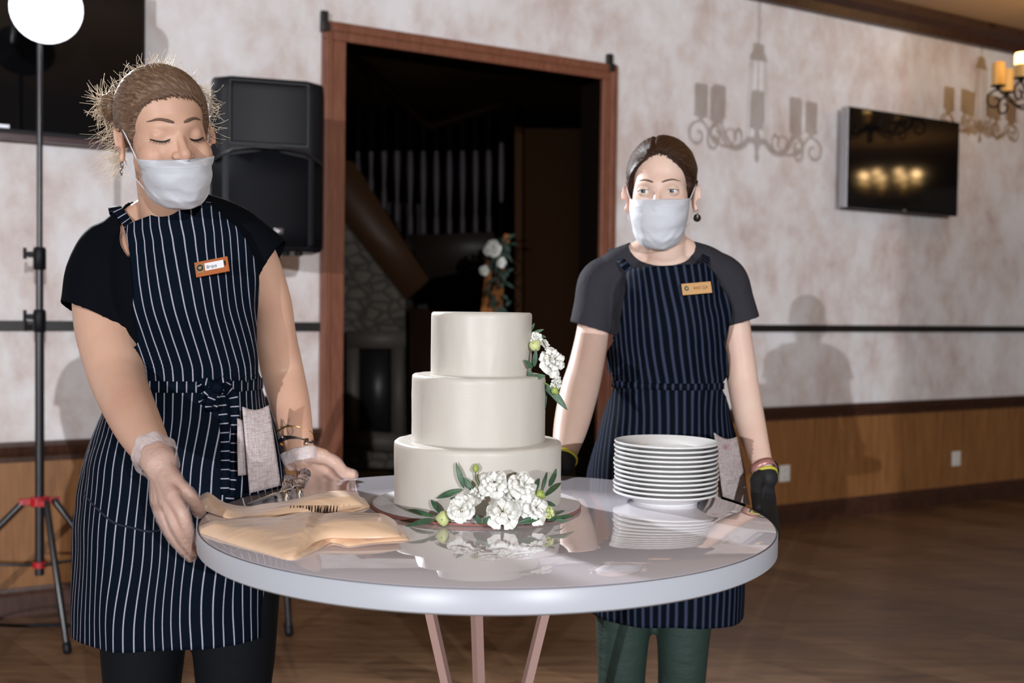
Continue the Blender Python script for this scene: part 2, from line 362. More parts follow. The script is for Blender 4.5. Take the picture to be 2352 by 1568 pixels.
def tier(r, z0, z1, cx, seed, flare=0.0):
    rnd = random.Random(seed); n = 128
    prof = [(r*1.0+flare, z0), (r+flare, z0+.004)] + [(r+flare*(1-k/10), z0+(z1-z0)*k/10) for k in range(1, 10)] + [(r, z1-.008), (r-.0005, z1-.003), (r-.003, z1-.0005), (r-.012, z1), (r*.5, z1-.0006)]
    b = B(); rows = []
    ph = rnd.random()*9
    for pr, z in prof:
        row = []
        for i in range(n):
            a = 2*PI*i/n; nz = noise.noise(V(math.cos(a)*2.2+ph, math.sin(a)*2.2, z*14)); n2 = noise.noise(V(math.cos(a)*7+ph, math.sin(a)*7, z*60))
            rr = pr+(.0011*nz+.0004*n2 if pr > r*.9 else 0)
            zz = z+(.0007*n2 if z > z1-.009 and pr > r*.9 else 0)
            row.append(V(cx+rr*math.cos(a), CC.y+rr*math.sin(a), zz))
        rows.append(row)
    vv = grid(b, rows, closed_v=True); fan(b, list(reversed(vv[0]))); fan(b, vv[-1]); return b
z1, z2, z3 = 1.0495, 1.160, 1.2635
obj('bottom_tier', tier(.1395, cz, z1, CC.x+.001, 1), CREAM, cake)
obj('middle_tier', tier(.1117, z1-.001, z2, CC.x+.001, 2), CREAM, cake)
obj('top_tier', tier(.084, z2-.001, z3, onz(1100, 1165, .94).x, 3), CREAM, cake)
# ------------------------------------------------------------ flowers
PETAL = Mat('petal', (.86, .86, .80), .5, sss=.15, ssss=.005, sheen=.2); PETAL.set('Transmission Weight', 0)
c = PETAL.coord('Object'); PETAL.bump(PETAL.noise(c, 220, 3, .6), .35, .001); PETAL = PETAL.m
PGREEN = simple('petal_green', (.62, .68, .30), .5, sss=.1, ssss=.004); STAM = simple('stamen_yellow', (.75, .50, .03), .6); PIST = simple('pistil_green', (.10, .13, .02), .6)
m = Mat('leaf', (.045, .11, .06), .42); c = m.coord(); m.color(m.ramp(m.noise(c, 60, 3), [(.3, (.03, .085, .055)), (.7, (.075, .16, .07))])); LEAF = m.m
BUDM = simple('bud_green', (.36, .46, .10), .45, sss=.1, ssss=.004); STEM = simple('stem_green', (.16, .25, .06), .5)
def frame(n_, up=V(0, 0, 1)):
    z = Vector(n_).normalized(); x = up.cross(z)
    if x.length < .1: x = V(1, 0, 0)
    x.normalize(); y = z.cross(x); return Matrix((x, y, z)).transposed()
def bloom(c_, n_, R, seed, open_=.6, stam=True, layers=3, label='', spin=0., nm='lisianthus_bloom', grp='white lisianthus blooms on the cake'):
    """ruffled bloom facing n_"""
    rnd = random.Random(seed); Q = frame(n_); c_ = Vector(c_)
    b = B()
    for L in range(layers):
        cnt = (5, 5, 4, 4)[L] if layers > 2 else (5, 4)[L]
        rL = R*(1-.24*L); tilt = open_*(1-.30*L)
        for k in range(cnt):
            a0 = 2*PI*(k+.5*L)/cnt+spin+rnd.uniform(-.15, .15); wdt = (1.9/cnt+.30)*1.0; ph = rnd.random()*10; rr_ = rL*rnd.uniform(.9, 1.08); tt = tilt+rnd.uniform(-.08, .1)
            rows = []
            for i in range(12):
                t_ = i/11; row = []
                # profile: rises as a cup then bends outward
                el = (1-tt)*1.35*(1-t_**2.2)
                for j in range(17):
                    s_ = (j-8)/8
                    wd = wdt*math.sin(min(1, t_*1.15+.12)*PI*.62)**.8
                    ang = a0+s_*wd
                    edge = 1-.16*s_*s_
                    rad = rr_*(.10+.90*t_*edge)*(math.cos(el)*.55+.45)
                    zz = R*((1-tt)*1.05*math.sin(min(1, t_*1.1)*PI*.55)-.10*L*(-1)) - R*.30*tt*t_**3
                    ruf = R*.10*t_**2.2*(math.sin(s_*4.6+ph)*.55+noise.noise(V(s_*2.2+ph, t_*2, ph))*1.5+noise.noise(V(s_*7+ph, t_*3, ph))*.35)
                    zz += ruf+R*.05*noise.noise(V(s_*1.5+ph, t_*2+3, k)); rad += R*.07*t_**4*noise.noise(V(s_*4+ph, 2, k*3))+R*.03*t_**6*noise.noise(V(s_*14+ph, 5, k))
                    row.append(c_+Q@V(rad*math.cos(ang), rad*math.sin(ang), zz+R*.06*L))
                rows.append(row)
            grid(b, rows)
    o = obj('petals', b, PETAL, normals=False, loc=c_)
    root = thing(nm, label, 'flower', c_, grp)
    o.parent = root; o.location = (0, 0, 0)
    if stam:
        b = B(); ball(b, c_+Q@V(0, 0, R*.28), R*.12, nu=10, nv=8)
        obj('pistil', b, PIST, root)
        b = B()
        for k in range(9):
            a = k*2.4; p = c_+Q@V(R*.17*math.cos(a), R*.17*math.sin(a), R*(.42+.06*math.sin(k*3)))
            tube(b, [c_+Q@V(0, 0, R*.15), p], [R*.02, R*.03], 5, 1); ball(b, p, R*.055, nu=8, nv=6)
        obj('stamens', b, STAM, root)
    else:
        b = B(); 
        for k in range(4):
            a0 = k*PI/2+spin; rows = []
            for i in range(7):
                t_ = i/6; rows.append([c_+Q@V(R*.26*math.sin(PI*(.15+.75*t_))*math.cos(a0+s_*.95+t_*.9), R*.26*math.sin(PI*(.15+.75*t_))*math.sin(a0+s_*.95+t_*.9), R*(.08+.62*t_+.05*math.sin(s_*7))) for s_ in (-1, -.5, 0, .5, 1)])
            grid(b, rows)
        obj('inner_petals', b, PETAL, root, normals=False)
    return root
def leafblade(b, p0, p1, w, nrm, bend=.15, fold=.25):
    p0 = Vector(p0); p1 = Vector(p1); d = p1-p0; L = d.length; d.normalize(); s_ = d.cross(Vector(nrm)).normalized(); up = s_.cross(d)
    rows = []
    for i in range(13):
        t_ = i/12; ww = w*math.sin(PI*t_**.85)**.75*.5 if 0 < t_ < 1 else .0002
        c_ = p0+d*(L*t_)+up*(bend*L*math.sin(PI*t_))
        rows.append([c_+s_*(ww*k)+up*(abs(k)*ww*fold) for k in (-1, -.5, 0, .5, 1)])
    grid(b, rows)
def solid(o, th):
    m = o.modifiers.new('thickness', 'SOLIDIFY'); m.thickness = th; m.offset = 0; return o
def leaf(px0, px1, Y0, Y1, w, label, cake_side=None, nrm=V(0, -1, .4), bend=.06):
    b = B(); leafblade(b, at(*px0, Y0), at(*px1, Y1), w, nrm, bend)
    o = obj('leaf', b, LEAF, loc=at(*px0, Y0), normals=False); solid(o, .0007); o.name = 'eucalyptus_leaf'
    tag(o, label, 'leaf', 'green leaves on the cake'); return o
# crop coordinates of the lower arrangement -> full frame
def cq(x, y): return (840+x/4.523, 1020+y/4.523)
YF = 1.645
def blm(x, y, Y, R_px, dirn, seed, label, **k):
    u, v = cq(x, y); c_ = at(u, v, Y); bloom(c_+V(0, 0, 0), dirn, R_px/4.523/F*Y, seed, label=label, **k)
blm(1420, 720, 1.605, 190, (.02, -.9, .45), 11, 'open white bloom with dark green and yellow centre, lowest at the front of the cake', open_=.78, spin=.3)
blm(1020, 700, 1.612, 165, (-.2, -.85, .5), 12, 'white bloom with small orange heart, left of the open lowest bloom', open_=.35, stam=True, spin=1)
blm(1345, 440, 1.630, 170, (-.05, -.8, .55), 13, 'cupped white bloom at the top of the lower arrangement', open_=.5, stam=False)
blm(1600, 460, 1.632, 165, (.35, -.75, .5), 14, 'creamy white bloom right of the topmost lower bloom', open_=.45, stam=False)
blm(1720, 690, 1.628, 175, (.35, -.8, .4), 15, 'frilly white bloom near the pale green bud at lower right', open_=.6, stam=False)
blm(1180, 530, 1.640, 100, (-.5, -.7, .5), 16, 'small half hidden white bloom between the top and left lower blooms', open_=.6, stam=False)
blm(1530, 590, 1.635, 120, (.1, -.8, .5), 17, 'small white bloom in the middle of the lower arrangement', open_=.55, stam=False)
lv = [((1020, 460), (935, 185), 52, 'tall dark leaf rising left of the small stalked bud'), ((1120, 490), (1015, 345), 60, 'broad leaf just below the tall dark leaf'),
      ((1005, 470), (735, 562), 62, 'leaf pointing left above the white bloom with orange heart'), ((1125, 548), (870, 565), 50, 'leaf half hidden under the left pointing leaf'),
      ((785, 725), (675, 575), 52, 'short upright leaf behind the pale round bud'), ((715, 755), (430, 682), 50, 'long leaf pointing left beside the pale round bud, upper of two'),
      ((720, 785), (410, 855), 58, 'long leaf pointing left over the board edge, lower of two'), ((1190, 835), (1150, 730), 50, 'small leaf left of the open lowest bloom, leftmost of the pair'),
      ((1215, 820), (1325, 745), 52, 'small leaf touching the left side of the open lowest bloom'), ((1580, 820), (1820, 765), 60, 'leaf pointing right below the frilly bloom'),
      ((1560, 800), (1560, 880), 34, 'short leaf hanging over the board edge under the open lowest bloom'), ((1790, 600), (1975, 640), 52, 'leaf pointing right above the greenish bloom'),
      ((1740, 535), (1805, 350), 52, 'upright leaf left of the green bud on the right'), ((1835, 490), (1888, 285), 30, 'narrow upright leaf right of the green bud'),
      ((1910, 440), (1980, 255), 62, 'tallest leaf at the right side of the bottom tier'), ((1860, 540), (2030, 400), 56, 'wide leaf reaching past the right edge of the bottom tier'),
      ((1955, 735), (2068, 690), 26, 'narrow leaf lying on the board at the far right, upper of the bunch'), ((1885, 790), (2165, 745), 44, 'long leaf lying on the board at the right'),
      ((1960, 790), (2100, 795), 30, 'narrow leaf lying under the long leaf on the board at the right')]
for i, ((x0, y0), (x1, y1), w, lb) in enumerate(lv):
    u0, v0 = cq(x0, y0); u1, v1 = cq(x1, y1)
    def yd(v, u): 
        dx = abs(u-1095)/192.; base = 1.80-.1395*math.sqrt(max(0, 1-min(.97, dx)**2))-.012
        return base if v < 1160 else min(base, 1.80-.1395*math.sqrt(max(0, 1-min(.97, dx)**2))-.02)
    Y0, Y1 = yd(v0, u0), yd(v1, u1)
    if y0 > 680:       # lying on the board
        q0 = onz(u0, v0, TZ+.012); q1 = onz(u1, v1, TZ+.012); Y0, Y1 = min(q0.y, Y0), min(q1.y, Y1)
        if lb.startswith('short leaf hanging'): Y0, Y1 = 1.612, 1.61
        if 'small leaf' in lb: Y0, Y1 = 1.60, 1.595
        if 'below the frilly' in lb: Y0, Y1 = 1.60, 1.615
    leaf((u0, v0), (u1, v1), Y0, Y1, w/4.523/F*1.66*1.05, lb)
def bud(pts, Y, R, label, col=BUDM, stem=None, tip=None):
    (x, y), (x2, y2) = pts; p = at(*cq(x, y), Y); q = at(*cq(x2, y2), Y); d = (q-p); L = d.length; d.normalize()
    t = thing('lisianthus_bud', label, 'flower bud', p, 'green buds on the cake')
    b = B(); lathe(b, [(R*.25, 0), (R*.8, L*.15), (R, L*.38), (R*.82, L*.62), (R*.42, L*.85), (R*.06, L)], p, 16, d); obj('closed_petals', b, col, t)
    b = B()
    for k in range(5):
        a = k*2*PI/5; e = frame(d)@V(math.cos(a), math.sin(a), 0); leafblade(b, p-d*L*.02+e*R*.30, p+d*L*.52+e*R*1.06, R*.55, e, .10 if (e.cross(d).cross(d)).dot(e) > 0 else -.10)
    solid(obj('sepals', b, STEM, t, normals=False), .0004)
    if stem:
        b = B(); tube(b, [p]+[at(*cq(*s_), Y+.004) for s_ in stem], .0012, 6, 4); obj('stem', b, STEM, t)
bud(((1142, 290), (1145, 195)), 1.648, .0052, 'small green bud on a stalk standing up against the bottom tier', stem=[(1140, 340), (1155, 390), (1185, 440)])
bud(((1770, 500), (1868, 552)), 1.64, .0078, 'green bud pointing right among the leaves at the right of the bottom tier', stem=[(1735, 485)])
bud(((870, 770), (722, 765)), 1.622, .0125, 'pale green round bud at the left end of the lower arrangement', col=PGREEN)
u_, v_ = cq(1880, 710); bloom(at(u_, v_, 1.635), (.7, -.7, .2), 70/4.523/F*1.65, 18, open_=.35, stam=False, layers=2, label='pale greenish half open bloom at the right end of the lower arrangement')
bpy.data.objects['petals'].name = 'petals'
for o in bpy.data.objects:
    if o.get('label', '').startswith('pale greenish half'):
        for ch in o.children: ch.data.materials.clear(); ch.data.materials.append(PGREEN)
# upper arrangement, on the ledge of the middle tier
def cu(x, y): return (1180+x/6.53, 720+y/6.53)
def ub(x, y, Y, Rpx, dirn, seed, label, **k): bloom(at(*cu(x, y), Y), dirn, Rpx/6.53/F*Y, seed, label=label, **k)
ub(520, 740, 1.775, 235, (.55, -.72, .35), 21, 'large ruffled white bloom at the side of the top tier', open_=.62, stam=False, layers=3)
ub(320, 400, 1.79, 120, (.3, -.7, .6), 22, 'white bloom above the yellow green bud beside the top tier', open_=.5, stam=False)
ub(440, 470, 1.80, 90, (.7, -.5, .5), 23, 'small white bloom behind the large ruffled one', open_=.5, stam=False, layers=2)
ub(600, 1000, 1.775, 120, (.55, -.5, -.5), 24, 'drooping white bloom below the large ruffled one', open_=.45, stam=False)
def ul(a, c_, Y0, Y1, w, lb): 
    b = B(); leafblade(b, at(*cu(*a), Y0), at(*cu(*c_), Y1), w/6.53/F*1.8, V(0, -1, .2), .05)
    o = obj('eucalyptus_leaf', b, LEAF, loc=at(*cu(*a), Y0), normals=False); solid(o, .0007); tag(o, lb, 'leaf', 'green leaves on the cake')
ul((305, 800), (335, 530), 1.755, 1.75, 75, 'upright leaf in front of the large ruffled bloom')
ul((280, 820), (155, 690), 1.755, 1.745, 75, 'small leaf lying against the top tier, pointing up left')
ul((295, 960), (475, 930), 1.755, 1.745, 85, 'leaf pointing right on the ledge of the middle tier')
ul((260, 975), (240, 830), 1.757, 1.755, 70, 'dark leaf at the foot of the top tier')
ul((240, 275), (315, 138), 1.80, 1.80, 50, 'topmost leaf beside the top tier')
ul((270, 305), (455, 235), 1.80, 1.80, 55, 'leaf pointing right near the top of the upper arrangement')
ul((390, 330), (485, 355), 1.80, 1.80, 45, 'short leaf right of the topmost white bloom')
ul((480, 1060), (805, 1445), 1.775, 1.77, 110, 'longest leaf hanging down beside the middle tier')
ul((470, 1100), (470, 1445), 1.79, 1.785, 55, 'narrow leaf hanging down along the edge of the middle tier')
ul((470, 1040), (570, 1240), 1.785, 1.78, 80, 'broad leaf behind the hanging green bud')
def cq(x, y): return cu(x, y)
bud(((265, 545), (390, 400)), 1.765, .0100, 'yellow green bud beside the top tier', col=PGREEN)
bud(((580, 1120), (670, 1205)), 1.765, .0066, 'green bud hanging below the upper arrangement', stem=[(520, 1070), (450, 1030)])
# blooms and greenery tied to the easel
for i, (u, v, R_, lb) in enumerate(((1133, 572, .062, 'white bloom tied near the top of the easel beyond the doorway, upper one'), (1113, 622, .034, 'small white bloom on the left leg of the easel beyond the doorway'), (1152, 604, .034, 'small pale bloom between the legs of the easel beyond the doorway'))):
    bloom(at(u, v, 6.9), (-.1, -1, .2), R_, 40+i, open_=.55, stam=False, label=lb, nm='easel_bloom', grp='white blooms on the easel')
b = B(); rq = random.Random(9)
for k in range(46):
    u, v = rq.uniform(1128, 1168), rq.uniform(545, 715); p = at(u+(v-545)*-.02, v, 6.93); d = V(rq.uniform(-.6, 1), rq.uniform(-.4, .2), rq.uniform(-1, .8)).normalized(); leafblade(b, p, p+d*rq.uniform(.05, .11), .022, V(0, -1, .2))
o = obj('leafy_garland', b, simple('garland_green', (.012, .035, .022), .6), normals=False); tag(o, 'dark green leafy garland wound along the right leg of the easel', 'garland', kind='stuff')
# ------------------------------------------------------------ plates
PORC = simple('porcelain', (.80, .80, .79), .12, coat=.5, coatr=.03)
PC = V(onz(1528, 1150, TZ).x, onz(1528, 1150, TZ).y, 0)
proto = None; zr = [.0, .0, .0]
rnd = random.Random(4)
words = ['lowest white plate of the stack, standing on the glossy table top'] + [w+' white plate from the bottom of the stack' for w in ('second', 'third', 'fourth', 'fifth', 'sixth', 'seventh', 'eighth', 'ninth', 'tenth')] + ['second white plate from the top of the stack', 'topmost white plate of the stack, its inner well in view']
for i in range(12):
    if i == 0:
        b = B(); r = .0910
        prof = [(.001, .0030), (.050, .0028), (.053, 0), (.056, 0), (.058, .003), (.070, .0085), (.080, .0125), (r-.002, .0155), (r, .0175), (r-.0008, .0192), (r-.0035, .0192), (.080, .0165), (.070, .0128), (.060, .0085), (.056, .0065), (.040, .0056), (.001, .0052)]
        C_ = [tuple(x) for x in crom(prof, 4)]
        lathe(b, C_, (0, 0, 0), 96); me_o = obj('plate', b, PORC, loc=(0, 0, 0)); o = me_o
    else: o = me_o.copy(); COL.objects.link(o)
    o.location = (PC.x+rnd.uniform(-.0013, .0013), PC.y+rnd.uniform(-.0013, .0013), TZ+.0001+i*.00784)
    tag(o, words[i], 'plate', 'stack of white plates')
# ============================================================ ROOM EQUIPMENT
BLK = simple('black_plastic', (.005, .006, .009), .45, spec=.2); BLKM = simple('black_metal', (.014, .014, .017), .3, spec=.6)
SCRN = simple('tv_glass', (.003, .003, .004), .06, spec=.7); SILV = simple('brushed_silver', (.45, .46, .5), .35, metal=.8)
# small television
s0, s1 = ws(1947, 360, .11), ws(2203, 390, .11); zb, zt = wz(2075, 486, .11), wz(2075, 262, .11)
t = thing('television', 'small flat television hanging on the wall at the right', 'television', W((s0+s1)/2, 0.05, zb))
tilt = 0.0
def tv(t, s0, s1, zb, zt, n0, n1, tilt=0., rim=.012, rimmat=BLK):
    def Q(s, n, z): return W(s, n+(z-zb)*tilt, z)
    def qb(b, s0, s1, n0, n1, z0, z1):
        v = [b.verts.new(Q(s, n, z)) for z in (z0, z1) for n in (n0, n1) for s in (s0, s1)]
        for q in ((0, 2, 3, 1), (4, 5, 7, 6), (0, 1, 5, 4), (2, 6, 7, 3), (0, 4, 6, 2), (1, 3, 7, 5)): b.faces.new([v[i] for i in q])
    b = B(); qb(b, s0, s1, n0, n1-.004, zb, zt); obj('housing', b, rimmat, t, bevel=.003)
    b = B(); qb(b, s0+rim, s1-rim, n1-.005, n1, zb+rim*1.5, zt-rim); obj('screen', b, SCRN, t, smooth=False)
    return qb
qb = tv(t, s0, s1, zb, zt, .06, .11, tilt)
b = B(); qb(b, s0-.006, s0, .055, .112, zb, zt); obj('side_trim', b, SILV, t, bevel=.002)
b = B(); wbox(b, (s0+s1)/2-.1, (s0+s1)/2+.1, .001, .07, (zb+zt)/2-.1, (zb+zt)/2+.1); obj('wall_mount', b, BLKM, t)
b = B(); qb(b, (s0+s1)/2-.015, (s0+s1)/2+.015, .109, .1115, zb+.003, zb+.012); obj('maker_badge', b, SILV, t, smooth=False)
# large television, upper left
s1 = ws(334, 200, .07); zb = wz(335, 333, .07); sc_ = ws(2, 300, .07); s0 = 2*sc_-s1; zt = zb+(s1-s0)*.57
t = thing('television', 'large black television with brown lower edge behind the flash stand', 'television', W((s0+s1)/2, .05, zb-.03))
tv(t, s0, s1, zb, zt, .03, .07)
b = B(); wbox(b, s0, s1, .03, .075, zb-.022, zb+.002); obj('lower_edge', b, simple('maroon_edge', (.045, .012, .014), .3), t, bevel=.002)
b = B(); wbox(b, sc_-.04, sc_+.03, .07, .073, zb+.02, zb+.033); obj('maker_badge', b, SILV, t, smooth=False)
b = B(); wbox(b, (s0+s1)/2-.15, (s0+s1)/2+.15, .001, .04, zb+.2, zb+.5); obj('wall_mount', b, BLKM, t)
# light stand with flash
SY = 4.02
def sp(v, u=90): return at(u, v, SY)
base = sp(1150, 91); px, py = base.x, base.y
t = thing('light_stand', 'black tripod light stand behind the left waitress', 'light stand', (px, py, 0))
zc = base.z
for i, (z0, z1, r, nm) in enumerate(((zc-.28, sp(735).z, .0165, 'lower_tube'), (sp(740).z, sp(590).z, .0135, 'middle_tube'), (sp(595).z, sp(75).z, .0105, 'upper_tube'))):
    b = B(); lathe(b, [(r, z0), (r, z1)], (px, py, 0), 20); obj(nm, b, BLKM, t, auto=40)
for v in (592, 735):
    z = sp(v).z; b = B(); lathe(b, [(.019, -.045), (.023, -.04), (.023, .03), (.019, .04)], (px, py, z), 20); cbox(b, (px-.028, py, z+.012), .03, .018, .022)
    k = obj('clamp_collar', b, BLK, t, auto=40)
    b = B(); tube(b, [(px-.03, py, z+.012), (px-.052, py, z+.014)], .006, 8, 1); cbox(b, (px-.055, py, z+.016), .009, .012, .042); obj('knob', b, BLK, k, auto=40)
RED = simple('red_plastic', (.45, .012, .02), .35)
b = B(); lathe(b, [(.022, -.02), (.034, -.016), (.034, .014), (.022, .018)], (px, py, zc), 24)
for k in range(3):
    a = (math.radians(205), math.radians(-62), math.radians(28))[k]; cbox(b, (px+.045*math.cos(a), py+.045*math.sin(a), zc), .05, .022, .022, Matrix.Rotation(a, 3, 'Z'))
obj('red_collar', b, RED, t, auto=40)
b = B(); lathe(b, [(.02, -.012), (.026, -.01), (.026, .01), (.02, .012)], (px, py, zc-.24), 20); obj('brace_collar', b, RED, t, auto=40)
foot = onz(155, 1492, .012)
feet = [V(px-.50, py-.23, .012), foot, V(px+.42, py+.05, .012)]
for ft in feet:
    d = (ft-V(px, py, 0)); d.z = 0; d.normalize()
    top = V(px, py, zc)+d*.055; b = B(); tube(b, [top, ft], .0125, 8, 1, up=d); k = obj('leg', b, BLKM, t)
    b = B(); tube(b, [ft.lerp(top, .035), ft-V(0, 0, .002)], .016, 8, 1, up=d); obj('rubber_foot', b, BLK, k)
    b = B(); tube(b, [V(px, py, zc-.24)+d*.02, top.lerp(ft, .42)], .006, 6, 1, up=d); obj('brace', b, BLKM, t)
# flash head, aimed at the table
fc = V(px+.03, py-.02, sp(20).z); fd = (V(-.1, 1.4, 1.1)-fc).normalized()
t = thing('flash_head', 'glaring white flash head on top of the light stand', 'flash', (px, py, fc.z-.12))
EMI = Mat('flash_glow', (1, 1, 1), .5, emis=60); EMI.set('Emission Color', (.93, .95, 1, 1)); EMI = EMI.m
b = B(); lathe(b, [(.045, -.20), (.055, -.19), (.055, -.05), (.06, -.04), (.124, .028), (.127, .030), (.121, .024), (.05, -.035)], fc, 32, fd); obj('reflector', b, BLKM, t, auto=40)
b = B(); ball(b, fc+fd*.034, (.116, .116, .014), fd.to_track_quat('Z', 'Y').to_matrix(), 28, 14); obj('glowing_dome', b, EMI, t)
b = B(); tube(b, [V(px, py, fc.z-.075), fc-fd*.1], .014, 8, 1); obj('bracket', b, BLK, t)
# loudspeaker on stand
YS = 4.15
GR = Mat('speaker_grille', (.004, .005, .008), .6, spec=.15); vo = GR.nd('TexVoronoi', i_Vector=GR.coord('Object'), i_Scale=260.); GR.bump(vo.outputs['Distance'], .5, .002); GR = GR.m
c0 = at(618, 380, YS); wS, hS, dS = .40, .66, .36; yaw = math.radians(17); Rz = Matrix.Rotation(yaw, 3, 'Z')
zb_ = at(612, 576, YS).z; ztp = at(612, 178, YS).z; hS = ztp-zb_; cx_, cy_ = c0.x, YS
def sw(x, y, z): return V(cx_, cy_, 0)+Rz@V(x, y, 0)+V(0, 0, zb_+z)
t = thing('loudspeaker', 'black loudspeaker on a stand left of the doorway', 'speaker', (cx_, cy_, zb_))
hw = .215
outl = [(-hw, .05), (-hw, .26), (-.12, .36), (.12, .36), (hw, .26), (hw, .05), (hw-.062, .0), (-hw+.062, .0)]
b = B(); rows = []
for z, k in ((0, .93), (.012, .985), (.03, 1), (hS-.05, 1), (hS-.012, .985), (hS, .94)): rows.append([sw(x*k, .18+(y-.18)*k, z) for x, y in outl])
vv = grid(b, rows, closed_v=True); b.faces.new(list(reversed(vv[0]))); b.faces.new(vv[-1]); obj('cabinet', b, BLK, t, bevel=.008)
b = B(); hz = hS*.61
rows = [[sw(x*k, -.006+dy, z) for x, z in ((-.13*kk, hz+.01), (.13*kk, hz+.01), (.13*kk, hS-.035), (-.13*kk, hS-.035))] for k, kk, dy in ((1, 1, 0), (1, .98, -.004))]
def hornring(w_, z0, z1, y): return [sw(-w_, y, z0), sw(w_, y, z0), sw(w_, y, z1), sw(-w_, y, z1)]
zc_ = (hz+hS-.03)/2
rows = [hornring(.148, hz, hS-.016, -.001), hornring(.148, hz, hS-.016, -.004), hornring(.144, hz+.005, hS-.020, -.004), hornring(.05, zc_-.03, zc_+.03, .05), hornring(.03, zc_-.025, zc_+.025, .055)]
vv = grid(b, rows, closed_v=True); b.faces.new(vv[-1]); obj('horn', b, simple('horn_black', (.006, .006, .009), .4, spec=.25), t, smooth=False)
b = B()
gz = [(.02), (hz-.02)]
pts = [(-.205, .04), (-.13, -.012), (-.06, -.026), (0, -.030), (.06, -.026), (.13, -.012), (.205, .04)]
rows = [[sw(x, y, z0-(0.035*abs(x)/.2 if q else 0)) for x, y in pts] for q, z0 in ((0, .02), (0, .1), (0, .25), (1, hz-.02))]
grid(b, rows); g = obj('grille', b, GR, t); solid(g, .003)
b = B(); rows = [[sw(x, y-.006, hz-.012-.05*max(0, abs(x)-.11)/.1+dz) for x, y in pts] for dz in (-.006, .006)]; grid(b, rows); solid(obj('grille_band', b, simple('band_grey', (.012, .012, .016), .4), t), .006)
b = B(); cbox(b, sw(.035, -.034, .075), .035, .006, .022, Rz); obj('maker_badge', b, SILV, t)
for x in (.07, .12):
    b = B(); lathe(b, [(.012, -.014), (.016, -.012), (.016, .004)], sw(x, .06, 0), 12); obj('rubber_foot', b, BLK, t)
t = thing('speaker_stand', 'black tripod stand under the loudspeaker', 'speaker stand', (cx_, cy_+.15, 0))
q = V(cx_, cy_+.12, 0)
b = B(); lathe(b, [(.018, .30), (.018, zb_-.003)], q, 20); obj('pole', b, BLKM, t, auto=40)
b = B(); lathe(b, [(.024, .86), (.03, .87), (.03, .93), (.024, .94)], q, 20); obj('collar', b, BLK, t, auto=40)
ft0 = onz(664, 1452, .012)
for ft in (ft0, V(q.x-.42, q.y-.42, .012), V(q.x-.2, q.y+.32, .012)):
    d = ft-q; d.z = 0; d.normalize(); b = B(); tube(b, [q+V(0, 0, .90)+d*.04, ft], .014, 8, 1, up=d); k = obj('leg', b, BLKM, t)
    b = B(); tube(b, [ft+V(0, 0, .03)-d*.01, ft], .018, 8, 1, up=d); obj('rubber_foot', b, BLK, k)
# cable on the floor
b = B(); tube(b, [onz(-90, 1440, .009), onz(-60, 1425, .07), onz(-25, 1432, .10), onz(20, 1436, .04), onz(60, 1437, .009), onz(110, 1435, .009), onz(165, 1437, .009), onz(230, 1450, .009)], .0065, 8, 6)
tag(obj('power_cable', b, BLK), 'black cable lying on the floor by the left baseboard', 'cable')
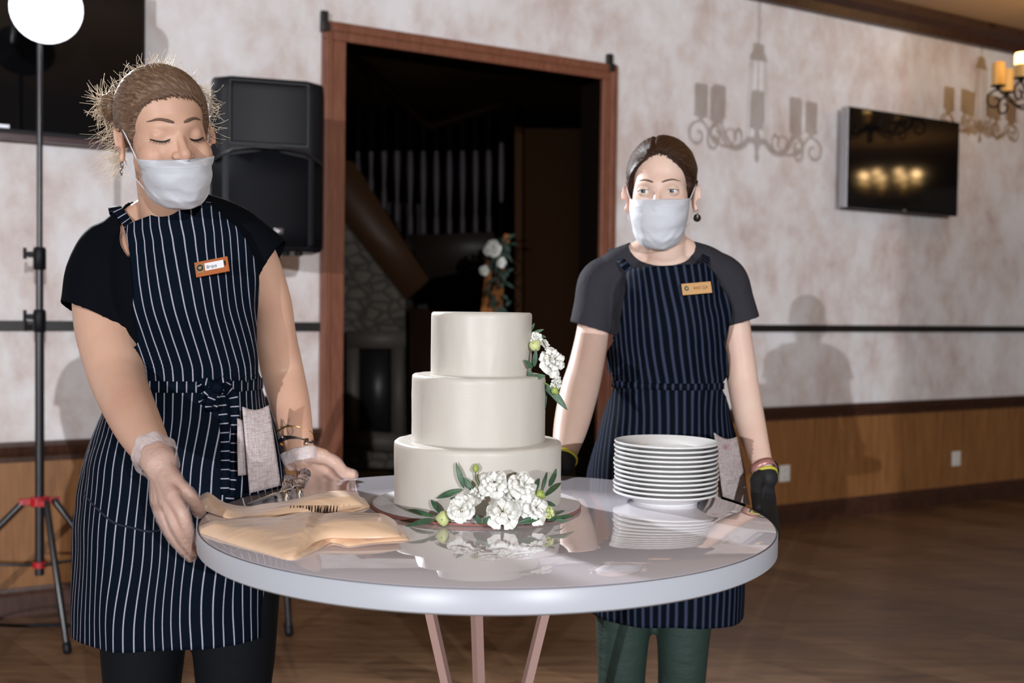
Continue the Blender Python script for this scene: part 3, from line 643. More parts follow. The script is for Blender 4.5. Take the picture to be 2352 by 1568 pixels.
# ------------------------------------------------------------ chandeliers
IRON = simple('wrought_iron', (.035, .026, .020), .5, metal=.5)
m = Mat('candle_wax', (.72, .46, .16), .5, sss=.2, ssss=.02, emis=.12); m.set('Emission Color', (1, .55, .15, 1)); WAX = m.m
def glow(name, e): g = Mat(name, (1, .85, .5), .5, emis=e); g.set('Emission Color', (1, .62, .22, 1)); return g.m
LIT = glow('candle_glow', 6)
def chandelier(c, label, R=.30, phase=0., lit=()):
    t = thing('chandelier', label, 'chandelier', c, 'wrought iron candle chandeliers')
    c = Vector(c)     # ring centre
    b = B(); lathe(b, [(.055, -.012), (.062, -.012), (.062, .012), (.055, .012)], c, 32, cap=False); 
    for k in range(5): a = 2*PI*k/5; tube(b, [c, c+V(.058*math.cos(a), .058*math.sin(a), 0)], .006, 6, 1)
    lathe(b, [(.006, -.10), (.016, -.075), (.008, -.05), (.02, -.02), (.02, .02), (.006, .05)], c, 16)
    obj('hub', b, IRON, t)
    top = c+V(0, 0, .42)
    b = B(); lathe(b, [(.05, -.05), (.055, -.045), (.03, 0), (.035, .02), (.012, .03)], top, 20); obj('crown', b, IRON, t)
    b = B(); n = 0; z = top.z+.03
    while z < CEILZ-.035:
        lk = [V(c.x+(.009*math.cos(a) if n % 2 else 0), c.y+(0 if n % 2 else .009*math.cos(a)), z+.016+.018*math.sin(a)) for a in [2*PI*q/10 for q in range(11)]]
        tube(b, lk, .0028, 6, 1); z += .029; n += 1
    obj('chain', b, IRON, t)
    b = B(); lathe(b, [(.05, 0), (.05, .012), (.02, .03)] if False else [(.015, -.03), (.05, -.012), (.055, 0)], (c.x, c.y, CEILZ-.001), 24); obj('ceiling_rose', b, IRON, t)
    for k in range(8):
        a = 2*PI*k/8+phase; e = V(math.cos(a), math.sin(a), 0); zz = V(0, 0, 1)
        f = lambda r, z: c+e*(R*r)+zz*z
        b = B(); tube(b, [f(.18, 0), f(.35, -.035), f(.6, -.045), f(.8, -.01), f(.93, .045), f(1.05, .05), f(1.17, .02), f(1.17, -.03), f(1.06, -.05), f(.97, -.03), f(.98, .0), f(1.04, .005)], [.0065]*12, 7, 4); arm = obj('arm', b, IRON, t)
        b = B(); tube(b, [f(.45, -.04), f(.38, .01), f(.46, .04), f(.56, .02), f(.52, -.005)], .0045, 6, 4); obj('scroll', b, IRON, arm)
        b = B(); p = f(.99, .055); lathe(b, [(.010, 0), (.014, .012), (.042, .020), (.044, .024), (.034, .026)], p, 20); obj('drip_pan', b, IRON, arm)
        b = B(); tube(b, [f(.2, .0), top-zz*.04+e*.045], .0025, 5, 1); obj('stay_rod', b, IRON, t)
        b = B(); lathe(b, [(.036, .025), (.0365, .03), (.036, .155), (.033, .162), (.028, .158)], p, 24)
        cn = obj('candle', b, WAX, t, auto=50)
        if k in lit:
            b = B(); lathe(b, [(.0368, .10), (.0374, .106), (.0368, .158), (.034, .165)], p, 24); obj('glowing_top', b, LIT, cn)
            l = bpy.data.lights.new('candle_light', 'POINT'); l.energy = 1.1; l.color = (1, .62, .28); l.shadow_soft_size = .04
            lo = bpy.data.objects.new('candle_light', l); COL.objects.link(lo); lo.parent = t; lo.location = p+V(0, 0, .22)-c
chandelier((1.93, 3.15, 2.44), 'iron candle chandelier hanging above the table, throwing its shadow on the wall', .32, .15, range(8))
cr = at(2293, 192, 6.45); chandelier((cr.x+.32, 6.45, cr.z-.075), 'iron candle chandelier cut off by the right edge of the photo', .30, PI-.25, (1, 2, 3, 4, 5))
chandelier((7.8, 5.75, 2.53), 'lit iron candle chandelier out of frame, mirrored in the small television screen', .30, .3, range(8))
# ============================================================ PEOPLE
DEPS = bpy.context.evaluated_depsgraph_get
def remesh(b, vox, it=6, fac=.5):
    bmesh.ops.recalc_face_normals(b, faces=b.faces[:])
    me = bpy.data.meshes.new('tmp'); b.to_mesh(me); b.free()
    o = bpy.data.objects.new('tmp', me); COL.objects.link(o)
    m = o.modifiers.new('r', 'REMESH'); m.mode = 'VOXEL'; m.voxel_size = vox; m.use_smooth_shade = True
    if it: s_ = o.modifiers.new('s', 'SMOOTH'); s_.factor = fac; s_.iterations = it
    dg = DEPS(); dg.update(); r = bpy.data.meshes.new_from_object(o.evaluated_get(dg))
    bpy.data.objects.remove(o); bpy.data.meshes.remove(me); return r
def co(me):
    a = np.empty(len(me.vertices)*3, np.float64); me.vertices.foreach_get('co', a); return a.reshape(-1, 3)
def setco(me, a): me.vertices.foreach_set('co', a.reshape(-1)); me.update()
def bvh_of(me):
    return BVHTree.FromPolygons([tuple(c) for c in co(me)], [tuple(p.vertices) for p in me.polygons])
def cut(me, fs):
    """keep the part of me where every f(points) > 0, the rim snapped onto f = 0"""
    for f in fs:
        P = co(me); v = f(P); b = bmesh.new(); b.from_mesh(me); b.verts.ensure_lookup_table()
        dead = [fc for fc in b.faces if all(v[x.index] <= 0 for x in fc.verts)]
        bmesh.ops.delete(b, geom=dead, context='FACES')
        b.verts.ensure_lookup_table()
        b.to_mesh(me); b.free(); P = co(me); v = f(P)
        idx = np.where(v <= 0)[0]
        for _ in range(4):
            q = P[idx]; fv = f(q); g = np.zeros_like(q)
            for k in range(3):
                d = np.zeros(3); d[k] = 1e-4; g[:, k] = (f(q+d)-fv)/1e-4
            P[idx] = q-(fv/(np.sum(g*g, 1)+1e-9))[:, None]*g
        setco(me, P)
    return me
def place(name, me, mat, parent, kind=None):
    """me in world coordinates -> part of parent"""
    P = co(me)-np.array(wloc(parent)); setco(me, P); me.materials.clear()
    o = link(name, me, mat, parent); return o
def skinmat(name, base, blush, rough=.42):
    m = Mat(name, base, rough, sss=.22, ssss=.012, spec=.32); m.set('Subsurface Radius', (1, .35, .2)); c = m.coord()
    m.color(m.ramp(m.noise(c, 9, 5, .6), [(.3, blush), (.65, base)])).bump(m.noise(c, 420, 3, .6), .12, .0008); return m.m
SK1 = skinmat('skin_warm', (.67, .425, .305), (.61, .35, .25), .44); SK2 = skinmat('skin_pale', (.76, .57, .465), (.72, .48, .39), .45)
def stripes(name, base, line, per, w, soft=.08, rough=.75):
    m = Mat(name, base, rough, spec=.05); uv = m.nd('UVMap').outputs[0]; sx = m.nd('SeparateXYZ', i_Vector=uv)
    wob = m.noise(m.coord('Object'), 3.0, 2, .5)
    x = m.math('ADD', sx.outputs['X'], m.math('MULTIPLY', m.math('SUBTRACT', wob, .5), .006))
    fr = m.math('ABSOLUTE', m.math('SUBTRACT', m.math('FRACT', m.math('DIVIDE', x, per)), .5))
    k = m.nd('MapRange', i_Value=fr); k.inputs[1].default_value = w/per/2*(1+soft*3); k.inputs[2].default_value = w/per/2*(1-soft*3)
    tex = m.noise(m.coord('Object', (1, 1, 1)), 300, 2)
    f = m.math('MULTIPLY', k.outputs[0], m.math('ADD', .72, m.math('MULTIPLY', tex, .5)))
    m.color(m.mix(f, base, line)).bump(tex, .3, .0006); return m.m
AP1 = stripes('apron_stripe_white', (.0022, .0058, .0135), (.38, .38, .45), .0163, .0021)
AP2 = stripes('apron_stripe_blue', (.0014, .0032, .0075), (.036, .048, .085), .0165, .0050, .2)
m = Mat('shirt_black', (.0035, .0045, .007), .8, spec=.04); m.bump(m.noise(m.coord('Object', (1, 1, .6)), 12, 4, .6), .5, .006); SH1 = m.m
m = Mat('shirt_grey', (.034, .034, .041), .8, spec=.08); m.bump(m.noise(m.coord('Object', (1, 1, .5)), 13, 4, .6), .7, .008); SH2 = m.m
m = Mat('trousers_black', (.004, .005, .007), .8, spec=.15); m.bump(m.noise(m.coord('Object', (1, 1, 2)), 10, 3, .6), .5, .006); TR1 = m.m
m = Mat('trousers_green', (.020, .040, .033), .65, spec=.3); m.bump(m.noise(m.coord('Object', (1, 1, 3)), 12, 4, .6), .7, .008); TR2 = m.m
m = Mat('mask_white', (.58, .60, .65), .6, sss=.1, ssss=.004, sheen=.2); c = m.coord(); m.bump(m.noise(c, 26, 4, .55, .5), .55, .005); MASK = m.m
LASH = simple('lash_black', (.01, .008, .008), .5); SHOE = simple('shoe_black', (.012, .012, .014), .4)
GOLD = simple('gold', (.80, .50, .12), .22, metal=1); STRAP = simple('strap_black', (.008, .008, .010), .45)
def hairmat(name, c0, c1, c2, rough=.36):
    m = Mat(name, c1, rough, spec=.3); uv = m.nd('UVMap').outputs[0]; mp = m.nd('Mapping', i_Vector=uv); mp.inputs['Scale'].default_value = (22, 1.1, 1)
    n = m.noise(mp.outputs[0], 5, 5, .7, .3); m.color(m.ramp(n, [(.3, c0), (.5, c1), (.72, c2)])).bump(n, .8, .004); return m.m
HAIR1 = hairmat('hair_light_brown', (.060, .030, .018), (.17, .10, .062), (.36, .24, .155), .32); HAIR2 = hairmat('hair_dark_brown', (.016, .007, .004), (.040, .017, .009), (.11, .045, .020), .42)
m = Mat('flyaway_hair', (.40, .29, .20), .35); tl_ = m.nd('BsdfTranslucent'); tl_.inputs[0].default_value = (1, .92, .80, 1); mx_ = m.nd('MixShader'); mx_.inputs[0].default_value = .68
m.L.new(m.b.outputs[0], mx_.inputs[1]); m.L.new(tl_.outputs[0], mx_.inputs[2]); m.L.new(mx_.outputs[0], m.N['Material Output'].inputs[0]); FLY1 = m.m
def gl(name, col, fac, rough=.28):
    m = Mat(name, col, rough, spec=.7); t_ = m.nd('BsdfTransparent'); mx_ = m.nd('MixShader'); mx_.inputs[0].default_value = fac
    m.L.new(t_.outputs[0], mx_.inputs[1]); m.L.new(m.b.outputs[0], mx_.inputs[2]); m.L.new(mx_.outputs[0], m.N['Material Output'].inputs[0])
    c = m.coord('Object', (1, 1, 1)); m.bump(m.noise(c, 60, 4, .6, 1.2), .9, .004); return m.m
GLOVE = gl('clear_vinyl', (.80, .66, .62), .30, .2); CUFF = gl('clear_vinyl_cuff', (.86, .80, .82), .55, .25)
BGLV = simple('glove_black', (.010, .011, .013), .7); YEL = simple('cuff_yellow', (.62, .56, .06), .6)

class Head:
    def __init__(s, eye_mid, yaw, pitch, roll, k=1.0):
        s.R = Matrix.Rotation(math.radians(yaw), 3, 'Z') @ Matrix.Rotation(math.radians(pitch), 3, 'X') @ Matrix.Rotation(math.radians(roll), 3, 'Y')
        s.k = k; s.C = Vector(eye_mid)-s.R@V(0, -.078*k, 0); s.Ri = s.R.transposed()
    def w(s, x, y, z): return s.C+s.R@(V(x, y, z)*s.k)
    def l(s, p): return (s.Ri@(Vector(p)-s.C))/s.k
    def pieces(s, b, closed=True, slim=1.0):
        def dent(p):
            q = s.l(p)
            for sx in (-1, 1):
                e = math.exp(-((q.x-sx*.030)/.017)**2-((q.z+.001)/.0115)**2)
                br = math.exp(-((q.x-sx*.026)/.022)**2-((q.z-.0185)/.0075)**2)
                if q.y < -.04: q = V(q.x, q.y+(.011 if closed else .016)*e-.0035*br, q.z)
                e2 = math.exp(-((q.x-sx*.070)/.02)**2-((q.z-.015)/.03)**2)*(1 if q.y < -.02 else 0)
                q = V(q.x-sx*.003*e2, q.y, q.z)
            return s.w(*q)
        nz = .007 if closed else 0
        L = lambda c, r, f=dent, nu=64, nv=48: ball(b, s.w(*c), [x*s.k for x in r], s.R, nu, nv, f)
        L((0, .014, .036), (.0735*slim, .091, .079)); L((0, -.028, -.014), (.0625*slim, .061, .086)); L((0, -.040, -.078), (.044*slim, .044, .039))
        L((0, .0, -.045), (.058*slim, .055, .05))
        for sx in (-1, 1):
            L((sx*.037*slim, -.052, -.036), (.027, .030, .032))
            L((sx*.0125, -.095, -.041+nz), (.0078, .0085, .0072), None, 16, 12)
            # ear
            E = s.R@Matrix.Rotation(sx*math.radians(22), 3, 'Z'); cE = s.w(sx*.0735*slim, .006, -.018)
            ball(b, cE, (.0036*s.k, .0155*s.k, .027*s.k), E, 24, 16); ball(b, cE+E@(V(sx*.003, -.006, -.022)*s.k), (.0052*s.k, .0075*s.k, .0095*s.k), E, 16, 12)
            hx = [cE+E@(V(sx*(.0085+.002*math.sin(a)), .0165*math.cos(a)+.001, .029*math.sin(a))*s.k) for a in [math.radians(q) for q in range(-60, 200, 20)]]
            tube(b, hx, .0040*s.k, 8, 2); tube(b, [cE+E@(V(sx*.005, .001, .015)*s.k), cE+E@(V(sx*.007, .007, .002)*s.k), cE+E@(V(sx*.006, .002, -.013)*s.k)], .0026*s.k, 8, 3)
            if closed: L((sx*.0305, -.0655, .0005), (.0148, .0128, .0122), None, 24, 16)
        T = lambda pts, r: tube(b, [s.w(*p) for p in pts], [x*s.k for x in r], 16, 5)
        T([(0, -.074, .012), (0, -.087, -.006), (0, -.099, -.026+nz*.6), (0, -.1065, -.0385+nz), (0, -.098, -.046+nz)], [.008, .0068, .0085, .0105, .006])
        T([(-.018, -.092, -.073), (0, -.098, -.072), (.018, -.092, -.073)], [.004, .006, .004]); T([(-.015, -.090, -.084), (0, -.096, -.085), (.015, -.090, -.084)], [.004, .007, .004])
    def surf(s, bvh, x, z, off=.001):
        o = s.w(x, -.25, z); d = s.R@V(0, 1, 0); h = bvh.ray_cast(o, d)
        return (h[0]-d*off) if h[0] is not None else s.w(x, -.08, z)
def hand(b, wrist, wr, fingers, add=0., palm=.0125, prev=None):
    """fingers: list of ([points MCP..tip], base radius); first one is the thumb"""
    wrist = Vector(wrist)
    for i, (pts, r) in enumerate(fingers):
        P = [Vector(p) for p in pts]
        if i: tube(b, [wrist, wrist.lerp(P[0], .5), P[0]], [wr*.75+add, palm+add, r*1.22+add], 14, 4)
        else: tube(b, [wrist.lerp(P[0], .1), P[0]], [wr*.7+add, r*1.35+add], 14, 3)
        n_ = len(P); tube(b, P, [(r*(1.12-.26*k/(n_-1)))+add for k in range(n_)], 14, 4)
    for (p0, r0), (p1, r1) in zip(fingers[1:-1], fingers[2:]):
        tube(b, [Vector(p0[0]), Vector(p1[0])], [r0*1.05+add, r1*1.05+add], 12, 1)
        m0 = wrist.lerp(Vector(p0[0]), .55); m1 = wrist.lerp(Vector(p1[0]), .55); tube(b, [m0, m1], palm*.95+add, 12, 1)
def loft(b, rings, n=56, inf=0., yaw=0., pw=2.25):
    """rings (z, cx, cy, a, front, back)"""
    C = crom(rings, 5); rows = []
    for z, cx, cy, a, bf, bb in C:
        row = []
        for i in range(n):
            t_ = 2*PI*i/n; s_, c_ = math.sin(t_), math.cos(t_); e = 2/pw
            x = (a+inf)*math.copysign(abs(s_)**e, s_); y = (-(bf+inf) if c_ > 0 else (bb+inf))*abs(c_)**e
            row.append(V(cx+x*math.cos(yaw)-y*math.sin(yaw), cy+x*math.sin(yaw)+y*math.cos(yaw), z))
        rows.append(row)
    vv = grid(b, rows, closed_v=True); fan(b, list(reversed(vv[0]))); fan(b, vv[-1]); return C
def interp(rows, z):
    """rows sorted by z (any length tuples)"""
    if z <= rows[0][0]: return rows[0]
    for a, c_ in zip(rows, rows[1:]):
        if z <= c_[0]:
            t_ = (z-a[0])/(c_[0]-a[0]); t_ = t_*t_*(3-2*t_)*.5+t_*.5
            return tuple(x+(y-x)*t_ for x, y in zip(a, c_))
    return rows[-1]
def pxu(p):
    q = Vector(p)-V(0, 0, EYE); return 1176+F*q.dot(RT)/q.dot(FW)
def apron(name, rows, tors, mat, parent, yaw=0., shear=0., seed=0, ncol=90, dz=.008, fold=.004, gather=None, clear=.016, twist=None, slant=0., zs0=1.3):
    """rows (z, cx, cy, a, front, angle_left, angle_right) in degrees from the front; rings pushed clear of the torso surface"""
    bv = bvh_of(tors)
    def push(ctr, p):
        d = (p-ctr); L = d.length; d.normalize(); far = bv.ray_cast(ctr+d*.6, -d)
        if far[0] is not None and (far[0]-ctr).dot(d) > 0: L = max(L, (far[0]-ctr).dot(d)+clear)
        return ctr+d*L, L
    def edge(z, cx, cy, a, bf, u, sgn):
        best = 20
        for k in range(10, 126):
            th = sgn*math.radians(k); x = a*math.sin(th); y = -bf*math.cos(th); p = V(cx+x*math.cos(yaw)-y*math.sin(yaw), cy+x*math.sin(yaw)+y*math.cos(yaw), z); q = pxu(p)
            q = pxu(push(V(cx, cy, z), p)[0]) if True else q
            if (q-u)*sgn >= 0: return k
            best = k if k <= 92 else best
        return best
    rows = [(r[:5]+tuple(edge(*r[:5], e, sg) if e > 140 else e for e, sg in ((r[5], -1), (r[6], 1)))) for r in rows]
    z0, z1 = rows[0][0], rows[-1][0]; nz = int((z1-z0)/dz)+1; P = []; U = []
    for j in range(nz+1):
        z = z0+(z1-z0)*j/nz; r = interp(rows, z); _, cx, cy, a, bf, al, ar = r
        al, ar = math.radians(al), math.radians(ar); row = []; ctr = V(cx, cy, z)
        for i in range(ncol+1):
            th = -al+(al+ar)*i/ncol; x = a*math.sin(th); y = -bf*math.cos(th) if math.cos(th) > 0 else -bf*math.cos(th)
            p = V(cx+x*math.cos(yaw)-y*math.sin(yaw), cy+x*math.sin(yaw)+y*math.cos(yaw), z); d = (p-ctr); L = d.length; d.normalize()
            far = bv.ray_cast(ctr+d*.6, -d)
            if far[0] is not None:
                hr = (far[0]-ctr).dot(d)
                if hr > 0: L = max(L, hr+clear)
            row.append((d, L))
        pts = []; 
        for i, (d, L) in enumerate(row): pts.append(ctr+d*L)
        s_ = [0]
        for q0, q1 in zip(pts, pts[1:]): s_.append(s_[-1]+math.hypot(q1.x-q0.x, q1.y-q0.y))
        mid = np.interp(al/(al+ar)*ncol, range(ncol+1), s_); s_ = [q-mid for q in s_]
        out = []
        for i, (d, L) in enumerate(row):
            w_ = noise.noise(V(s_[i]*14+seed, z*3.0, seed)); w2 = noise.noise(V(s_[i]*40+seed, z*8, seed+5))
            fl = fold*(w_*1.4+.5*w2)
            if gather:
                g = math.exp(-((z-gather)/.03)**2); fl += g*.0014*math.sin(s_[i]*2*PI/.022+math.sin(s_[i]*40)); 
            low = sm(gather-z, .05, .35) if gather else 0
            fl += low*.008*math.sin(s_[i]*26+seed+noise.noise(V(s_[i]*5, z*2, 3))*2)
            out.append(ctr+d*(L+fl)+V(0, 0, slant*(i/ncol-.5)*sm(z, zs0, z1)))
        P.append(out); sh = shear*max(0, z-(gather or z0)) if shear else 0
        tw = twist(z) if twist else 0
        U.append([(q-sh+.004*noise.noise(V(q*9, z*5, seed))*3+tw, z) for q in s_])
    b = B(); grid(b, P, uv=lambda i, j: U[i][j])
    o = obj(name, b, mat, parent, normals=False); solid(o, .0016); return o, P
def ribbon(b, pts, nrm, w, per=None):
    """flat strap through pts; nrm per point or one vector; uv x runs along so stripes cross it"""
    C = [Vector(c) for c in crom(pts, 6)]; N = [Vector(c).normalized() for c in crom(nrm, 6)] if isinstance(nrm, list) else [Vector(nrm)]*len(C)
    rows = []; s_ = 0; S = []
    for i, p in enumerate(C):
        t_ = (C[min(i+1, len(C)-1)]-C[max(0, i-1)]).normalized(); sd = t_.cross(N[i]).normalized(); rows.append([p-sd*w/2, p, p+sd*w/2])
        if i: s_ += (p-C[i-1]).length
        S.append(s_)
    grid(b, rows, uv=lambda i, j: (S[i], j*.003))
def hair_cap(H, bvh, mat, parent, T, line, axis, part=None, name='hair', seed=0, nu=150, nv=90):
    ctr = V(0, .010, .028); P = []; U = []; G = np.zeros((nv+1, nu+1)); ax = Vector(axis).normalized(); e1 = ax.orthogonal().normalized(); e2 = ax.cross(e1)
    for j in range(nv+1):
        el = -.95+(PI/2+.95)*j/nv; row = []; ur = []
        for i in range(nu+1):
            az = 2*PI*i/nu; d = V(math.sin(az)*math.cos(el), -math.cos(az)*math.cos(el), math.sin(el)); o = H.w(*ctr); dw = H.R@d
            # analytic skull so that the ears stay out of the cap
            rx, ry, rz = .0735, .091, .079; k_ = 1/math.sqrt((d.x/rx)**2+(d.y/ry)**2+(d.z/rz)**2); q = ctr+d*k_; q.y += .003
            h = bvh.ray_cast(o, dw, .14)
            if h[0] is not None and not (abs(q.x) > .055 and q.z < .022 and -.03 < q.y < .04): q = H.l(h[0])
            phi = abs(math.degrees(math.atan2(q.x, -q.y))); zl = np.interp(phi, [a for a, _ in line], [c_ for _, c_ in line])
            g = (q.z-zl)/.013; th = T*sm(g, -.25, 1.3)+.004*sm(g, .3, 3.)-.0028; G[j][i] = g
            v = q-ctr; u_ = math.atan2(v.dot(e2), v.dot(e1)); w_ = v.normalized().dot(ax)
            th += .0012*noise.noise(V(math.cos(u_)*16+seed, math.sin(u_)*16, w_*1.5))*sm(g, 0, 1)
            if part: th -= .0045*math.exp(-((q.x-part)/.0028)**2)*(1 if q.y < .03 else 0)
            q = q+d*th; row.append(H.w(*q)); ur.append((u_/PI/2+.5, w_))
        P.append(row); U.append(ur)
    def uvf(i, j): return U[i][j]
    b = B(); L = b.loops.layers.uv.verify(); vs_ = [[b.verts.new(p) for p in row] for row in P]
    for i in range(nv):
        for j in range(nu):
            if G[i:i+2, j:j+2].max() < -.9: continue
            f = b.faces.new((vs_[i][j], vs_[i][j+1], vs_[i+1][j+1], vs_[i+1][j])); us = [U[i][j], U[i][j+1], U[i+1][j+1], U[i+1][j]]
            if max(u[0] for u in us)-min(u[0] for u in us) > .5: us = [(u[0]+1 if u[0] < .5 else u[0], u[1]) for u in us]
            for lp, u in zip(f.loops, us): lp[L].uv = u
    return obj(name, b, mat, parent, normals=False)
def strand(b, p, d, L, curl, rnd, r=.0005, grav=0.):
    """thin three sided hair"""
    d = Vector(d).normalized(); s_ = d.orthogonal().normalized(); s_.rotate(Quaternion(d, rnd.random()*6.28)); n_ = 7; pts = [Vector(p)]
    for k in range(n_):
        d = (d+s_*curl/n_*rnd.uniform(.3, 1.6)+V(0, 0, -grav/n_)).normalized(); pts.append(pts[-1]+d*L/n_)
    rows = []
    for k, q in enumerate(pts):
        t_ = (pts[min(k+1, n_)]-pts[max(0, k-1)]).normalized(); u = t_.orthogonal().normalized(); w = t_.cross(u); rr = r*(1-.5*k/n_)
        rows.append([q+(u*math.cos(a)+w*math.sin(a))*rr for a in (0, 2.1, 4.2)])
    grid(b, rows, closed_v=True)
def hair_roots(H, bvh, mat, parent, line, n_, rnd, target, L0=.03):
    b = B(); ctr = V(0, .010, .028)
    for k in range(n_):
        phi = rnd.uniform(-76, 76); zl = np.interp(abs(phi), [a for a, _ in line], [c_ for _, c_ in line])+rnd.gauss(.0045, .0025); a = math.radians(phi)
        o = H.w(ctr.x, ctr.y, zl); h = bvh.ray_cast(o+H.R@V(math.sin(a)*.2, -math.cos(a)*.2, 0), H.R@V(-math.sin(a), math.cos(a), 0))
        if h[0] is None: continue
        q = H.l(h[0]); P = [q]; L = L0*rnd.uniform(.6, 1.2); d0 = (Vector(target)-q).normalized()
        for i in range(1, 6):
            p = q+d0*(L*i/5); e = (p-ctr); kx = math.sqrt((e.x/.0765)**2+(e.y/.094)**2+(e.z/.0825)**2); p = ctr+e/kx*(1+.012*i/5*1.5); P.append(p)
        W_ = [H.w(*p) for p in P]; W_[0] = W_[0]-(W_[1]-W_[0]).normalized()*.001
        tube(b, W_, [.0002, .0005, .0008, .0010, .0009, .0003], 5, 1)
    o = obj('hairline', b, mat, parent, normals=False); o['kind'] = 'stuff'; return o
def face_mask(H, bvh, parent, zt=-.030, wid=1.0, seed=0, ytop=-.1125, tuck=0.):
    rows = []; nz, nx = 34, 56
    zb = -.128; hh = zt-zb; prof = [(0, zt, ytop), (.12, zt-.13*hh, min(ytop, -.111)-.004), (.3, zt-.31*hh, -.117), (.55, zt-.57*hh, -.112), (.75, zt-.80*hh, -.105), (.9, zt-.96*hh, -.088), (1, zb, -.068)]
    for j in range(nz+1):
        t_ = j/nz; _, zc, yc = interp(prof, t_); row = []
        zs = zt+.002-(.060+tuck)*t_-.004*math.sin(t_*PI); ys = -.030-.006*math.sin(t_*PI)+.008*t_; xs = (.0665-.012*t_**2)*wid
        for i in range(nx+1):
            s_ = (i/nx-.5)*2; a = s_*PI/2; w_ = math.cos(a)**.72 if abs(s_) < 1 else 0
            x = xs*math.copysign(abs(math.sin(a))**.95, s_)*(1-.20*t_**3*w_); y = ys+(yc-ys)*w_; z = zs+(zc-zs)*w_**.8
            pl = .0036*math.sin(t_*PI*5.2+.6+s_*s_*1.5)*(.18+1.1*(1-w_))*sm(t_, .12, .25)+.0045*sm(t_, .45, .8)*noise.noise(V(s_*3.2+seed, t_*9+abs(s_)*3, seed))+.002*noise.noise(V(s_*3+seed, t_*6, seed))
            y -= pl; z += .002*noise.noise(V(s_*3+seed, t_*2, 7))*(1 if 0 < j < nz else .3)
            p = H.w(x, y, z); ctr = H.w(0, .0, z); d = p-ctr; Ld = d.length; d.normalize(); h = bvh.ray_cast(ctr+d*.25, -d)
            if h[0] is not None:
                hr = (h[0]-ctr).dot(d)
                if hr+.0022 > Ld: p = ctr+d*(hr+.0022)
            row.append(p)
        rows.append(row)
    b = B(); grid(b, rows); o = obj('face_mask', b, MASK, parent, normals=False); solid(o, .0009)
    # stitched nose band
    b = B(); 
    for r0 in (2, 5):
        tube(b, [rows[r0][i]+(rows[r0][i]-H.C).normalized()*.0006 for i in range(2, nx-1, 3)], .00035, 5, 1)
    obj('stitching', b, simple('mask_stitch', (.55, .56, .62), .6), o)
    for sx, c0 in ((-1, 0), (1, nx)):
        b = B(); top, bot = rows[2][c0], rows[nz-4][c0]
        tube(b, [top, H.w(sx*.0735, -.014, .004), H.w(sx*.074, .008, .014), H.w(sx*.075, .022, .004), H.w(sx*.072, .02, -.03), H.w(sx*.071, .006, -.045), H.w(sx*.070, -.014, -.062), bot], .0012, 6, 4)
        obj('ear_loop', b, MASK, o)
    return o, rows
def brow(H, bvh, b, sx, z0=.0225, w=.0025, x0=.010, x1=.047):
    P = []
    for k in range(7):
        t_ = k/6; x = sx*(x0+(x1-x0)*t_); z = z0+.0055*math.sin(min(1, t_*1.25)*PI*.62)-.0045*max(0, t_-.6)*2
        P.append(H.surf(bvh, x, z, .0004))
    tube(b, P, [w*.8, w*1.15, w*1.1, w, w*.85, w*.6, w*.25], 8, 3)
def outer_torso(rings, inf, vox=.006): b = B(); loft(b, rings, inf=inf); return remesh(b, vox, 3)
